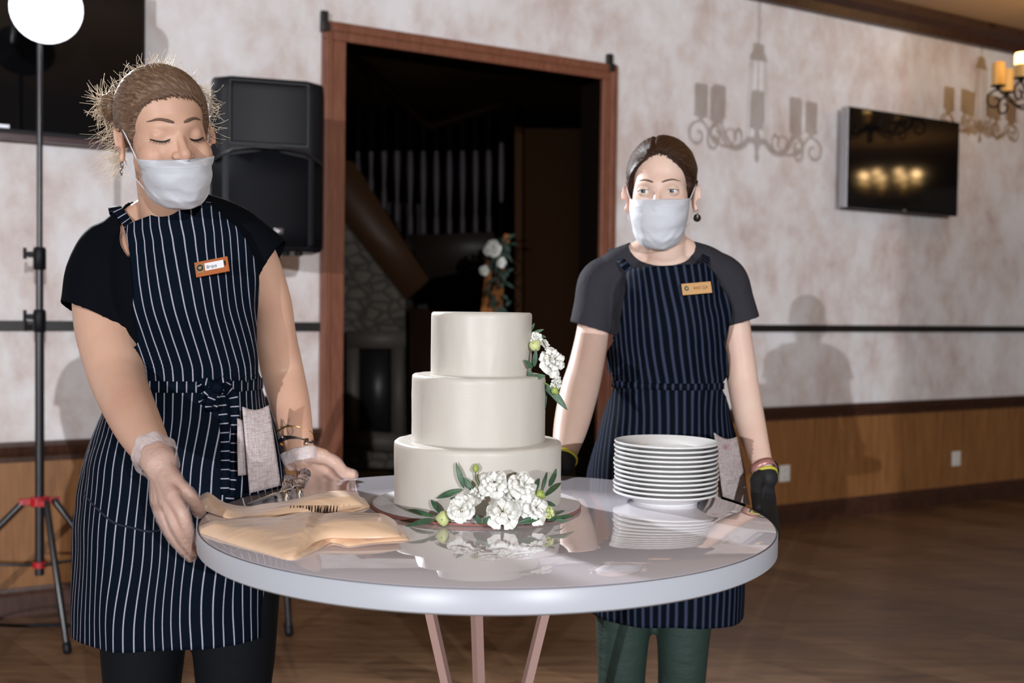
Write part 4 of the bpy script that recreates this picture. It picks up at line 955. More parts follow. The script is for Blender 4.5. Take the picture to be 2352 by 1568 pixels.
def person(label, P):
    """P: joint table; builds the continuous skin body and shirt, trousers, shoes"""
    root = thing('person', label, 'person', (P['hip'][0], P['hip'][1], 0))
    H = P['head']
    b = B(); H.pieces(b, P['closed'], P.get('slim', 1)); loft(b, P['torso'])
    tube(b, P['neck'], P['neckr'], 24, 6)
    for tp in P['trap']: tube(b, tp, [.030, .034, .036, .034], 18, 5)
    for s_ in ('R', 'L'):
        tube(b, P['arm'+s_], P['armr'+s_], 24, 8); hand(b, P['arm'+s_][-1], P['armr'+s_][-1], P['hand'+s_])
        tube(b, P['leg'+s_], P['legr'+s_], 24, 6)
        a = P['leg'+s_][-1]; tube(b, [a+V(0, .03, -.02), a+V(0, -.05, -.035), a+V(0, -.14, -.045)], [.03, .032, .024], 16, 4)
    sk = remesh(b, P.get('vox', .0034), 5); bv = bvh_of(sk)
    body = place('body', sk, P['skin'], root)
    # shirt
    b = B(); loft(b, P['torso'][2:], inf=.008)
    for s_ in ('R', 'L'): tube(b, P['slv'+s_], P['slvr'+s_], 28, 6, caps=True)
    for tp in P['trap']: tube(b, tp[1:], [.036, .042, .042], 18, 5)
    sh = remesh(b, .005, 6)
    fs = []
    for s_ in ('R', 'L'):
        pe = np.array(P['slv'+s_][-1]); d = np.array(P['cut'+s_], float); d /= np.linalg.norm(d)
        ax = np.array(P['slv'+s_][-1]-P['slv'+s_][-2]); ax /= np.linalg.norm(ax); rr = P['slvr'+s_][-1]+.012
        fs.append(lambda q, pe=pe, d=d, ax=ax, rr=rr: np.where((np.linalg.norm((q-pe)-np.outer((q-pe)@ax, ax), axis=1) < rr) & (np.abs((q-pe)@ax) < .12), -((q-pe)@d), .05))
    nc, nr = np.array(P['neckc']), np.array(P['neckrad'])
    fs.append(lambda q: (np.linalg.norm((q-nc)/nr, axis=1)-1)*.08)
    zz = P['torso'][2][0]+.03
    fs.append(lambda q: q[:, 2]-zz)
    cut(sh, fs); A = co(sh)
    shirt = place('shirt', sh, P['shirt'], root); solid(shirt, .0022)
    # trousers and shoes
    b = B(); loft(b, P['torso'][:4], inf=.006)
    for s_ in ('R', 'L'):
        lp = list(P['leg'+s_]); lr = [r+.007 for r in P['legr'+s_]]; tube(b, lp, lr, 24, 6)
    tr = remesh(b, .008, 4)
    zc = .10; cut(tr, [lambda q: q[:, 2]-zc]); o = place('trousers', tr, P['trousers'], root); solid(o, .002)
    for s_ in ('R', 'L'):
        a = P['leg'+s_][-1]; b = B(); tube(b, [V(a.x, a.y+.035, .035), V(a.x, a.y-.06, .036), V(a.x, a.y-.165, .030)], [.036, .040, .030], 18, 5); tube(b, [V(a.x, a.y+.01, .05), V(a.x, a.y+.005, .095)], [.04, .038], 18, 2)
        me = remesh(b, .005, 4); cut(me, [lambda q: q[:, 2]-.004]); o = place('shoe', me, SHOE, root)
        b = B(); tube(b, [V(a.x, a.y+.03, .006), V(a.x, a.y-.06, .006), V(a.x, a.y-.165, .006)], [.038, .042, .032], 20, 5, ell=[.14, .14, .14], up=(0, 0, 1)); obj('sole', b, simple('sole', (.03, .03, .03), .7), o)
    tb = B(); loft(tb, P['torso'], inf=.010); tm = remesh(tb, .008, 3)
    return root, body, bv, tm, shirt
# ------------------------------------------------------------ left waitress
H1 = Head(at(411, 311, 1.765), 35, 9, -8, .95)
cx = -.60; cy = 1.985
T1 = [(.80, -.615, 2.035, .165, .115, .12), (.90, -.618, 2.035, .172, .122, .13), (1.00, -.615, 2.03, .150, .112, .11), (1.10, -.608, 2.015, .116, .095, .09), (1.18, -.604, 1.995, .116, .100, .09),
      (1.265, -.604, 1.98, .120, .126, .095), (1.33, -.604, 1.97, .128, .105, .09), (1.385, -.602, 1.965, .118, .075, .08), (1.415, -.594, 1.96, .085, .055, .065), (1.435, -.590, 1.955, .05, .042, .05)]
def p1(u, v, Y): return at(u, v, Y)
W1 = dict(head=H1, hip=(-.60, 2.0), closed=True, skin=SK1, shirt=SH1, trousers=TR1, torso=T1, vox=.0034,
    neck=[at(395, 520, 1.95), at(388, 470, 1.90), H1.w(0, .018, -.03)], neckr=[.056, .051, .050],
    armR=[at(262, 575, 1.97), at(243, 630, 1.95), at(247, 740, 1.93), at(262, 830, 1.89), at(278, 890, 1.85), at(318, 980, 1.76), at(366, 1062, 1.665)],
    armrR=[.048, .056, .0575, .051, .0455, .0385, .0255],
    armL=[at(545, 545, 1.98), at(580, 596, 2.0), at(622, 690, 2.04), at(633, 770, 2.08), at(648, 850, 2.11), at(666, 925, 2.08), at(679, 985, 2.05), at(688, 1034, 2.03)],
    armrL=[.044, .046, .038, .0395, .0415, .0385, .0325, .0265],
    legR=[V(-.690, 2.04, .84), V(-.690, 2.02, .62), V(-.688, 2.01, .47), V(-.690, 2.02, .28), V(-.690, 2.03, .08)], legrR=[.085, .070, .055, .048, .034],
    legL=[V(-.525, 2.04, .84), V(-.520, 2.03, .62), V(-.518, 2.02, .47), V(-.510, 2.03, .28), V(-.510, 2.04, .08)], legrL=[.085, .070, .055, .048, .034],
    handR=[([at(402, 1108, 1.63), at(432, 1135, 1.63), at(450, 1160, 1.655), at(459, 1176, 1.69)], .0100),
           ([at(398, 1140, 1.605), at(420, 1180, 1.59), at(431, 1214, 1.60), at(438, 1238, 1.63)], .0088),
           ([at(384, 1152, 1.615), at(404, 1202, 1.60), at(424, 1240, 1.62), at(444, 1266, 1.65)], .0090),
           ([at(371, 1158, 1.635), at(388, 1208, 1.63), at(412, 1250, 1.65), at(440, 1279, 1.685)], .0085),
           ([at(360, 1152, 1.655), at(374, 1195, 1.66), at(394, 1232, 1.68), at(420, 1262, 1.71)], .0076)],
    handL=[([at(742, 1048, 2.03), at(768, 1062, 2.03), at(790, 1084, 2.045), at(811, 1091, 2.05)], .0110),
           ([at(748, 1080, 2.06), V(-.33, 2.10, .915), V(-.315, 2.075, .888), V(-.31, 2.045, .885)], .0090),
           ([at(728, 1086, 2.055), V(-.355, 2.09, .905), V(-.34, 2.055, .882), V(-.335, 2.03, .882)], .0092),
           ([at(708, 1085, 2.045), V(-.38, 2.065, .905), V(-.365, 2.03, .882), V(-.355, 2.005, .882)], .0088),
           ([at(690, 1078, 2.03), V(-.40, 2.045, .91), V(-.39, 2.015, .884), V(-.38, 1.99, .884)], .0078)],
    slvR=[at(300, 580, 1.975), at(262, 575, 1.97), at(243, 630, 1.95), at(238, 690, 1.94), at(234, 738, 1.935)], slvrR=[.05, .058, .067, .070, .073], cutR=(-.38, -.30, -.91),
    slvL=[at(510, 535, 1.975), at(545, 545, 1.98), at(580, 572, 1.99), at(604, 590, 2.0), at(622, 606, 2.01)], slvrL=[.044, .050, .051, .050, .050], cutL=(.85, .05, -.52),
    trap=[[at(365, 478, 1.93), at(335, 500, 1.95), at(295, 532, 1.965), at(262, 565, 1.97)], [at(425, 465, 1.93), at(455, 486, 1.95), at(505, 510, 1.965), at(548, 530, 1.975)]],
    neckc=at(366, 500, 1.90), neckrad=(.080, .13, .088))
r1, body1, bv1, tm1, shirt1 = person('person with tied back fair hair and white striped navy apron, gripping the table', W1)
# hair
LINE = [(0, .062), (22, .058), (42, .042), (58, .018), (70, -.004), (80, -.022), (86, -.010), (94, .014), (108, .010), (122, -.03), (140, -.055), (180, -.068)]
hr1 = hair_cap(H1, bv1, HAIR1, r1, .0055, LINE, (-.6, .78, .25), seed=3)
rnd = random.Random(7); hair_roots(H1, bv1, HAIR1, hr1, LINE, 800, rnd, (-.05, .10, .06))
b = B(); bc = V(-.052, .104, .045)
for k in range(16):
    a = rnd.random()*6.28; pts = []
    e = V(rnd.uniform(-1, 1), rnd.uniform(-1, 1), rnd.uniform(-1, 1)).normalized(); u = e.orthogonal().normalized(); w = e.cross(u); rr = rnd.uniform(.014, .024)
    for q in range(8): aa = a+q*.75; pts.append(H1.w(*(bc+(u*math.cos(aa)+w*math.sin(aa))*rr+e*rnd.uniform(-.006, .006))))
    tube(b, pts, .0075, 8, 4)
obj('hair_bun', b, HAIR1, hr1)
b = B()
def hp1(x, y, z): return H1.w(x, y, z)
for k in range(170):       # spiky ends of the bun
    e = V(rnd.gauss(-.75, .5), rnd.gauss(.35, .5), rnd.gauss(.15, .7)).normalized(); strand(b, H1.w(*(bc+e*.022)), H1.R@(e+V(-.25, 0, .05)), rnd.uniform(.012, .05)*rnd.uniform(.7, 1.1), rnd.uniform(-5, 5), rnd, .0006)
for k in range(420):       # halo over the crown
    az = rnd.uniform(0, 2*PI); el = rnd.uniform(.15, 1.45); d = V(math.sin(az)*math.cos(el), -math.cos(az)*math.cos(el), math.sin(el))
    if d.y < -.45 and el < .9: continue
    q = V(0, .012, .028)+V(d.x*.082, d.y*.100, d.z*.088); strand(b, H1.w(*q), H1.R@(d+V(rnd.gauss(0, .8), .4+rnd.gauss(0, .6), rnd.gauss(0, .4))), rnd.uniform(.008, .034), rnd.uniform(-4, 4), rnd, .00045)
for k in range(130):       # loose hair behind the right ear and nape
    q = V(-.066+rnd.uniform(-.004, .012), rnd.uniform(.03, .085), rnd.uniform(-.075, .03)); strand(b, H1.w(*q), H1.R@V(-.9, .35, rnd.uniform(-.7, .15)), rnd.uniform(.025, .062), rnd.uniform(-1.6, 1.6), rnd, .00035, .5)
for k in range(110):       # curls at the left temple
    q = V(.064+rnd.uniform(-.006, .006), rnd.uniform(-.05, -.005), rnd.uniform(-.012, .085)); q.x = .074*math.sqrt(max(.2, 1-((q.z-.03)/.09)**2)); strand(b, H1.w(*q), H1.R@V(.5, -.3, rnd.uniform(-1, .2)), rnd.uniform(.014, .034), rnd.uniform(-6, 6), rnd, .00045)
o = obj('flyaway_hair', b, FLY1, r1, normals=False); o['kind'] = 'stuff'
BROW1 = simple('brow_brown', (.15, .085, .058), .8); CREASE = simple('crease', (.42, .21, .16), .5)
b = B(); brow(H1, bv1, b, -1); obj('eyebrow', b, BROW1, r1); b = B(); brow(H1, bv1, b, 1); obj('eyebrow', b, BROW1, r1)
for sx in (-1, 1):
    b = B(); P = [H1.surf(bv1, sx*(.0165+.030*k/8), -.0050-.0042*math.sin(PI*(k/8)**.8), .0005) for k in range(9)]
    tube(b, P, [.0004]+[.0013]*6+[.0012, .0006], 6, 2)
    for k in range(26):
        t_ = k/25*7.4+.3; i = int(t_); p = P[i].lerp(P[min(8, i+1)], t_-i); d = H1.R@V(sx*(.1+.5*k/25), -.75, -.65); strand(b, p, d, .0055+.003*k/25, .3, rnd, .00032)
    obj('eyelashes', b, LASH, r1)
mk, mrows = face_mask(H1, bv1, r1, zt=-.0395, seed=2, ytop=-.097, wid=.89)
# earring
SILV2 = simple('earring_silver', (.75, .75, .78), .15, metal=1)
b = B(); p = H1.w(-.080, .000, -.050); tube(b, [p+H1.R@V(0, .006*math.cos(a), .006*math.sin(a)) for a in [k*PI/6 for k in range(12)]], .0016, 8, 2); tube(b, [p+H1.R@V(-.002, 0, -.012)+H1.R@V(0, .0045*math.cos(a), .0045*math.sin(a)) for a in [k*PI/6 for k in range(12)]], .0014, 8, 2); obj('earring', b, SILV2, r1)
# apron
def zz(v, Y=1.9): return at(400, v, Y).z
def ang(u, z, cxx, cyy, a): return u
A1 = [(.655, -.640, 2.035, .190, .150, 96, 74), (.70, -.640, 2.035, .190, .150, 100, 86), (.85, -.630, 2.03, .190, .150, 110, 108), (.97, -.620, 2.02, .176, .140, 112, 110), (1.07, -.612, 2.01, .142, .118, 106, 100), (1.135, -.608, 1.995, .122, .112, 100, 92),
      (1.145, -.608, 1.995, .122, .112, 98, 592), (1.20, -.606, 1.985, .126, .120, 318, 589), (1.245, -.604, 1.975, .134, .134, 308, 589), (1.29, -.602, 1.97, .138, .138, 308, 594), (1.33, -.602, 1.965, .140, .128, 304, 592), (1.36, -.602, 1.96, .135, .112, 300, 577), (1.39, -.600, 1.95, .125, .095, 296, 549), (1.408, -.600, 1.945, .115, .090, 293, 508), (1.427, -.598, 1.94, .105, .085, 291, 466)]
ap1, AP = apron('apron', A1, tm1, AP1, r1, yaw=.06, seed=4, gather=1.14, fold=.0048, twist=lambda z: .22*max(0, z-1.16), slant=.046, zs0=1.33)
# bib straps
def srf(bv, p, off=.012):
    n = bv.find_nearest(p); return n[0]+n[1]*off
tl, tr_ = AP[-1][0], AP[-1][-1]
b = B(); ribbon(b, [tl+V(.008, -.002, -.008), srf(bv1, at(285, 508, 1.90), .014), srf(bv1, at(276, 490, 1.95), .014), at(276, 535, 2.05)], [V(-.1, -1, .2), V(-.3, -.8, .6), V(-.2, -.2, 1), V(0, .6, .8)], .018)
ribbon(b, [tr_+V(-.008, -.002, -.008), srf(bv1, at(468, 474, 1.92), .014), srf(bv1, at(462, 462, 1.97), .014), at(445, 520, 2.04)], [V(.1, -1, .2), V(.3, -.8, .6), V(.2, -.2, 1), V(0, .6, .8)], .018)
solid(obj('apron_strap', b, AP1, r1, normals=False), .0015)
def ap_pt(AP, u, z, off=.004):
    """point on the apron: nearest column to pixel u at height z"""
    row = min(AP, key=lambda r: abs(r[0].z-z)); best = min((p for p in row if p.y < 2.02 or True), key=lambda p: abs(pxu(p)-u)+(50 if p.y > row[len(row)//2].y+.16 else 0)); c_ = sum(row, Vector())/len(row)
    d = best-c_; d.z = 0; d.y -= .05; return best+d.normalized()*off
# waist tie, bow and hanging ends
zt_ = zz(888, 1.87); b = B(); row = min(AP, key=lambda r: abs(r[0].z-zt_)); cR = sum(row, Vector())/len(row)
pts = [p+((p-cR)*V(1, 1, 0)).normalized()*.005 if False else p+Vector((p.x-cR.x, p.y-cR.y, 0)).normalized()*.003 for p in row[::3]]
ribbon(b, pts, [Vector((p.x-cR.x, p.y-cR.y, 0)).normalized() for p in pts], .020); belt = solid(obj('waist_tie', b, AP1, r1, normals=False), .0015)
kn = ap_pt(AP, 488, zt_, .016)
b = B(); N_ = V(.1, -1, 0)
for (dx, dz_, tw) in ((-.022, .004, .5), (.016, .008, -.4), (-.020, -.014, .9), (-.010, -.022, .3)):
    ribbon(b, [kn, kn+V(dx*.6, -.012, dz_+.006), kn+V(dx*1.3, -.006, dz_*1.6), kn+V(dx*.7, .0, dz_*1.2-.008), kn], [N_, V(tw, -1, .6), V(tw, -.6, -.4), V(-tw, -1, -.5), N_], .014)
ball(b, kn+V(0, -.006, 0), (.010, .008, .010))
solid(obj('bow', b, AP1, belt, normals=False), .0015)
for (u0, u1, u2, u3, v3) in ((503, 510, 512, 508, 1150), (528, 531, 534, 522, 1165)):
    b = B(); P = [kn+V(.006, -.004, -.004)]+[ap_pt(AP, u, at(u, v, 1.86).z, .007) for u, v in ((u0, 915), (u1, 990), (u2, 1060), (u3, v3))]
    ribbon(b, P, V(.05, -1, 0), .0155); solid(obj('tie_end', b, AP1, belt, normals=False), .0015)
# front pocket seam
b = B(); P = [ap_pt(AP, u, at(u, v, 1.86).z, .0012) for u, v in ((196, 1152), (220, 1172), (260, 1205), (300, 1218), (350, 1222), (400, 1215), (440, 1210))]; tube(b, P, .0022, 6, 4)
obj('pocket_edge', b, simple('navy_seam', (.006, .012, .028), .8), ap1)
# name badge
def badge(root, AP, corners, mat, text, plate, emblem_w, fsz, tcol, nm='name_badge'):
    Q = [Vector(c) for c in corners]; c_ = sum(Q, Vector())/4; xa = ((Q[1]-Q[0])+(Q[2]-Q[3])).normalized(); n = xa.cross((Q[3]-Q[0])).normalized()
    if n.y > 0: n = -n
    za = n.cross(xa); za = za if za.z > 0 else -za; w = ((Q[1]-Q[0]).length+(Q[2]-Q[3]).length)/2; h = abs((Q[0]-Q[3]).dot(za))*.5+abs((Q[1]-Q[2]).dot(za))*.5
    def q(x, z, o=0.): return c_+xa*x+za*z+n*o
    def pl(b, x0, x1, z0, z1, o0, o1): box(b, q(x0, z0, o0), xa*(x1-x0), za*(z1-z0), n*(o1-o0))
    b = B(); pl(b, -w/2, w/2, -h/2, h/2, -.001, .003); bd = obj(nm, b, mat, root, bevel=.0008)
    if plate:
        b = B(); pl(b, -w*.20, w*.36, -h*.20, h*.30, .003, .0035); obj('paper_insert', b, simple('paper', (.82, .83, .86), .5), bd, smooth=False)
        b = B(); ball(b, q(w*.40, h*.06, .003), (w*.03, h*.20, .0006), Matrix((xa, za, n)).transposed(), 16, 8); obj('thumb_notch', b, LASH, bd)
    ec = q(-w*.345, 0, .0032); R_ = Matrix((xa, za, n)).transposed(); BR = simple('emblem_brass', (.42, .31, .16), .4, metal=.4)
    b = B(); k = emblem_w
    rows = [[ec+R_@V(k*r*math.cos(a)*1.0, k*r*math.sin(a)*1.1+k*.12, .0003) for a in [2*PI*i/24 for i in range(24)]] for r in (.42, .52)]
    vv = grid(b, rows, closed_v=True); b2 = [ec+R_@V(x*k, z*k, .0006) for x, z in ((-.42, -.62), (.0, -.50), (.42, -.62), (.42, -.42), (0, -.30), (-.42, -.42))]; b.faces.new([b.verts.new(p) for p in b2])
    b.faces.new([b.verts.new(ec+R_@V(x*k, z*k, .0008)) for x, z in ((-.20, .30), (.20, .30), (.24, .08), (.12, -.10), (-.12, -.10), (-.24, .08))]); obj('emblem', b, BR, bd, smooth=False)
    b = B(); b.faces.new([b.verts.new(ec+R_@V(k*.42*math.cos(a), k*.46*math.sin(a)+k*.12, .0001)) for a in [2*PI*i/24 for i in range(24)]]); obj('emblem_ground', b, LASH, bd, smooth=False)
    cu = bpy.data.curves.new('lettering', 'FONT'); cu.body = text; cu.size = fsz; cu.align_x = 'CENTER'; cu.align_y = 'CENTER'; cu.extrude = .0001
    to = bpy.data.objects.new('lettering', cu); COL.objects.link(to); dg = DEPS(); dg.update(); me = bpy.data.meshes.new_from_object(to.evaluated_get(dg)); bpy.data.objects.remove(to)
    tx = q(w*(.0 if plate else .13), h*.0, .0039 if plate else .0034); P = co(me); P = P@np.array(R_).T+np.array(tx); setco(me, P); o = place('lettering', me, tcol, bd); return bd
def onap(AP, u, v, Y=1.84, off=.008): 
    z = at(u, v, Y).z; return ap_pt(AP, u, z, off)
bz = onap(AP, 487, 612); 
c4 = [at(443, 604, bz.y-.004), at(521, 590, bz.y), at(530, 622, bz.y-.006), at(455, 638, bz.y-.012)]
badge(r1, AP, c4, simple('badge_orange_wood', (.42, .12, .03), .4), 'Вера', True, .0135, .0075, LASH)
# tattoo, bracelet, watch, gloves
TAT = simple('tattoo_ink', (.10, .10, .12), .6)
def onarm(u, v, off=.0002):
    d = ray(u, v); h = bv1.ray_cast(V(0, 0, EYE), d.normalized()); return h[0]-d.normalized()*off if h[0] is not None else at(u, v, 2.0)
b = B(); 
def tz(x, y): return (600+x/7.127, 960+y/7.127)
for pl_ in ([(365, 35), (400, 130), (440, 230), (490, 330)], [(465, 5), (445, 70), (405, 125)], [(305, 135), (340, 155), (400, 130), (450, 110), (500, 150), (520, 200), (500, 270), (450, 310), (400, 320), (360, 270), (360, 210), (400, 140)]):
    tube(b, [onarm(*tz(x, y)) for x, y in pl_ if bv1.ray_cast(V(0, 0, EYE), ray(*tz(x, y)).normalized())[0] is not None], .0006, 5, 4)
obj('tattoo', b, TAT, r1)
def band(name, c_, ax_, r0, w, th, mat, parent, n=40, ell=1.0):
    b = B(); lathe(b, [(r0, -w/2), (r0+th, -w/2), (r0+th, w/2), (r0, w/2), (r0, -w/2)], c_, n, ax_, cap=False); return obj(name, b, mat, parent)
aw = W1['armL']; axl = (aw[-1]-aw[-2]).normalized(); tiltax = (axl+V(-.22, -.30, .1)).normalized()
pw_ = at(686, 985, 2.045)
g_ = band('bracelet', at(677, 1004, 2.045), tiltax, .0345, .0045, .0014, GOLD, r1)
wt = band('wristwatch', at(680, 1026, 2.038), tiltax, .0325, .012, .0022, STRAP, r1)
b = B(); q_ = at(704, 1014, 2.00); cbox(b, q_, .007, .003, .014, tiltax.to_track_quat('Z', 'Y').to_matrix()); obj('buckle', b, simple('buckle_bronze', (.3, .24, .18), .3, metal=.9), wt)
for s_, wr in (('R', .024), ('L', .025)):
    b = B(); a_ = W1['arm'+s_]; hand(b, a_[-1], wr, W1['hand'+s_], add=.0022); d = (a_[-1]-a_[-2]).normalized(); tube(b, [a_[-1]-d*.035, a_[-1]-d*.01, a_[-1]+d*.01], [.036, .031, .029], 24, 4)
    me = remesh(b, .0026, 3); p0 = np.array(a_[-1]-d*.028 if s_ == 'R' else a_[-1]+d*.014); dd = np.array(d); cut(me, [lambda q, p0=p0, dd=dd: (q-p0)@dd])
    P = co(me); 
    for i in range(len(P)):
        e = max(0, 1-((P[i]-p0)@dd)/.03); P[i] += .004*e*np.array(noise.noise_vector(Vector(P[i]*60)))+.0008*np.array(noise.noise_vector(Vector(P[i]*150)))
    setco(me, P); gl_ = place('glove', me, GLOVE, r1)
    rim = []
    u = d.orthogonal().normalized(); w = d.cross(u); base_ = Vector(p0)
    rows = [[base_+d*dz_+(u*math.cos(a)+w*math.sin(a))*(rr*(1+.08*math.sin(3*a+1)+.05*math.sin(7*a))) for a in [2*PI*k/48 for k in range(48)]] for dz_, rr in ((.016, .0300), (.008, .0325), (0, .0345), (-.006, .0355), (-.0075, .035), (-.006, .0340))]
    b = B(); grid(b, rows, closed_v=True); obj('rolled_cuff', b, CUFF, gl_)
# towel in the pocket
def linen(name, spots, scol, org):
    m = Mat(name, (.58, .50, .49), .85); nz = m.noise(m.coord('Object', (60, 60, 400)), 1, 3); nx = m.noise(m.coord('Object', (400, 400, 40)), 1, 3)
    w_ = m.math('MULTIPLY', m.math('ADD', nz, nx), .5); col = m.ramp(w_, [(.35, (.40, .32, .31)), (.55, (.60, .53, .54)), (.7, (.68, .62, .64))])
    wob = m.noise(m.coord('Object'), 60, 3)
    for p, r_ in spots:
        q = Vector(p)-Vector(org); ds = m.nd('VectorMath', operation='DISTANCE', i_0=m.coord('Object'), i_1=tuple(q)).outputs['Value']
        f = m.nd('MapRange', i_Value=m.math('ADD', ds, m.math('MULTIPLY', m.math('SUBTRACT', wob, .5), r_*1.5))); f.inputs[1].default_value = r_*1.2; f.inputs[2].default_value = r_*.2
        f.inputs[3].default_value = 0; f.inputs[4].default_value = .75; col = m.mix(f.outputs[0], col, scol)
    m.color(col).bump(w_, .8, .0015); return m.m
def towel(label, AP, panels, parent=None, stain=None):
    """panels: list of (top-left, top-right, bottom-right, bottom-left px, Y, offset)"""
    parts = []
    for k, (tl, tr2, br, bl, Y, dy) in enumerate(panels):
        rows = []
        for j in range(19):
            t_ = j/18; row = []
            for i in range(13):
                s_ = i/12; u = (tl[0]*(1-s_)+tr2[0]*s_)*(1-t_)+(bl[0]*(1-s_)+br[0]*s_)*t_; v = (tl[1]*(1-s_)+tr2[1]*s_)*(1-t_)+(bl[1]*(1-s_)+br[1]*s_)*t_
                v += 9*math.sin(s_*PI)*(1-t_)**3*(1 if k == 0 else 0)
                row.append(at(u, v, Y+dy*s_-.004*math.sin(s_*PI)+.003*math.sin(t_*5+s_*3)-.012*t_))
            rows.append(row)
        b = B(); grid(b, rows); parts.append((b, rows))
    org = parts[0][1][9][6]; root = thing('towel', label, 'towel', org, 'linen towels hanging from apron pockets')
    LN = linen('linen', [(at(u, v, parts[0][1][9][6].y), r_) for u, v, r_ in stain[0]], stain[1], org)
    for k, (b, rows) in enumerate(parts): solid(obj('front_fold' if k == 0 else 'rear_fold', b, LN, root, normals=False), .003)
    return root
towel('natural linen towel with yellow spots hanging at the left apron beside the tattooed arm', AP, [((557, 934), (617, 930), (644, 1115), (573, 1132), 1.875, .05), ((545, 960), (558, 966), (567, 1090), (547, 1092), 1.885, .01)], stain=([(605, 955, .006), (609, 986, .005)], (.50, .36, .08)))
# ------------------------------------------------------------ right waitress
H2 = Head(at(1511, 438, 2.285), -13, 6, 0, .985)
T2 = [(.80, .347, 2.40, .150, .10, .11), (.90, .347, 2.40, .150, .105, .115), (1.00, .347, 2.39, .125, .092, .10), (1.08, .347, 2.385, .106, .082, .085), (1.16, .347, 2.38, .110, .086, .085),
      (1.235, .347, 2.375, .121, .102, .09), (1.29, .347, 2.375, .125, .088, .09), (1.335, .345, 2.375, .112, .068, .08), (1.365, .343, 2.37, .078, .05, .062), (1.385, .342, 2.37, .05, .042, .05)]
W2 = dict(head=H2, hip=(.347, 2.4), closed=False, skin=SK2, shirt=SH2, trousers=TR2, torso=T2, vox=.004, slim=.97,
    neck=[at(1525, 615, 2.39), at(1527, 570, 2.36), H2.w(0, .018, -.03)], neckr=[.050, .0455, .046],
    armR=[at(1405, 622, 2.39), at(1378, 655, 2.39), at(1364, 750, 2.37), at(1346, 840, 2.34), at(1330, 900, 2.31), at(1312, 975, 2.26), at(1296, 1045, 2.20)],
    armrR=[.036, .041, .0365, .0385, .041, .037, .0255],
    armL=[at(1640, 615, 2.38), at(1668, 648, 2.38), at(1688, 750, 2.38), at(1700, 830, 2.37), at(1708, 890, 2.36), at(1726, 980, 2.32), at(1752, 1070, 2.26)],
    armrL=[.036, .040, .034, .0335, .034, .0315, .0215],
    legR=[V(.265, 2.41, .82), V(.258, 2.39, .60), V(.255, 2.385, .46), V(.257, 2.42, .28), V(.257, 2.43, .08)], legrR=[.075, .056, .046, .042, .032],
    legL=[V(.42, 2.41, .82), V(.395, 2.39, .60), V(.390, 2.385, .46), V(.388, 2.42, .28), V(.388, 2.43, .08)], legrL=[.075, .056, .046, .042, .032],
    handR=[([at(1286, 1068, 2.17), at(1272, 1078, 2.14), at(1262, 1084, 2.11)], .0095)]+[([at(1300-8*k, 1082-2*k, 2.19-.008*k), at(1298-8*k, 1115, 2.18), at(1296-8*k, 1128, 2.15), at(1294-8*k, 1130, 2.12)], .0085) for k in range(4)],
    handL=[([at(1738, 1105, 2.22), at(1737, 1135, 2.19), at(1740, 1165, 2.16)], .0095)]+[([at(1743+9*k, 1148+2*k, 2.225+.006*k), at(1752+8*k, 1185, 2.20), at(1762+6*k, 1215, 2.16), at(1766+5*k, 1235, 2.12)], .0085) for k in range(4)],
    slvR=[at(1430, 628, 2.385), at(1405, 632, 2.39), at(1378, 650, 2.39), at(1367, 700, 2.38), at(1358, 752, 2.37)], slvrR=[.042, .045, .048, .046, .0475], cutR=(-.28, 0, -1),
    slvL=[at(1612, 622, 2.38), at(1640, 624, 2.38), at(1668, 645, 2.38), at(1684, 690, 2.38), at(1698, 738, 2.38)], slvrL=[.042, .045, .047, .044, .0445], cutL=(.30, 0, -1),
    trap=[[at(1490, 570, 2.37), at(1465, 590, 2.38), at(1430, 610, 2.385), at(1398, 632, 2.39)], [at(1560, 570, 2.37), at(1585, 590, 2.38), at(1615, 606, 2.38), at(1648, 626, 2.38)]],
    neckc=at(1524, 556, 2.33), neckrad=(.076, .12, .053))
r2, body2, bv2, tm2, shirt2 = person('person with dark parted hair and grey shirt, standing behind the stack of plates', W2)
LINE2 = [(0, .076), (14, .070), (30, .054), (45, .036), (60, .010), (72, -.008), (80, -.012), (86, -.004), (94, .018), (108, .012), (122, -.03), (140, -.055), (180, -.068)]
hr2 = hair_cap(H2, bv2, HAIR2, r2, .0065, LINE2, (.15, .9, -.35), part=-.012, seed=8)
rnd = random.Random(5); hair_roots(H2, bv2, HAIR2, hr2, LINE2, 700, rnd, (0, .11, -.02), .035)
b = B()
for k in range(9):
    a = k*.7; pts = [H2.w(.022*math.cos(a+q*.8)*1, .112+.008*math.sin(q+k), -.022+.022*math.sin(a+q*.8)) for q in range(8)]; tube(b, pts, .009, 8, 4)
obj('hair_bun', b, HAIR2, hr2)
BROW2 = simple('brow_dark', (.12, .06, .04), .7)
for sx in (-1, 1): b = B(); brow(H2, bv2, b, sx, .0185, .0017); obj('eyebrow', b, BROW2, r2)
m = Mat('eyeball', (.75, .72, .70), .08, coat=1.0); EYEM = m.m; IRIS = simple('iris_grey', (.10, .12, .12), .15, coat=1.0); PUP = simple('pupil', (.002, .002, .002), .1, coat=1)
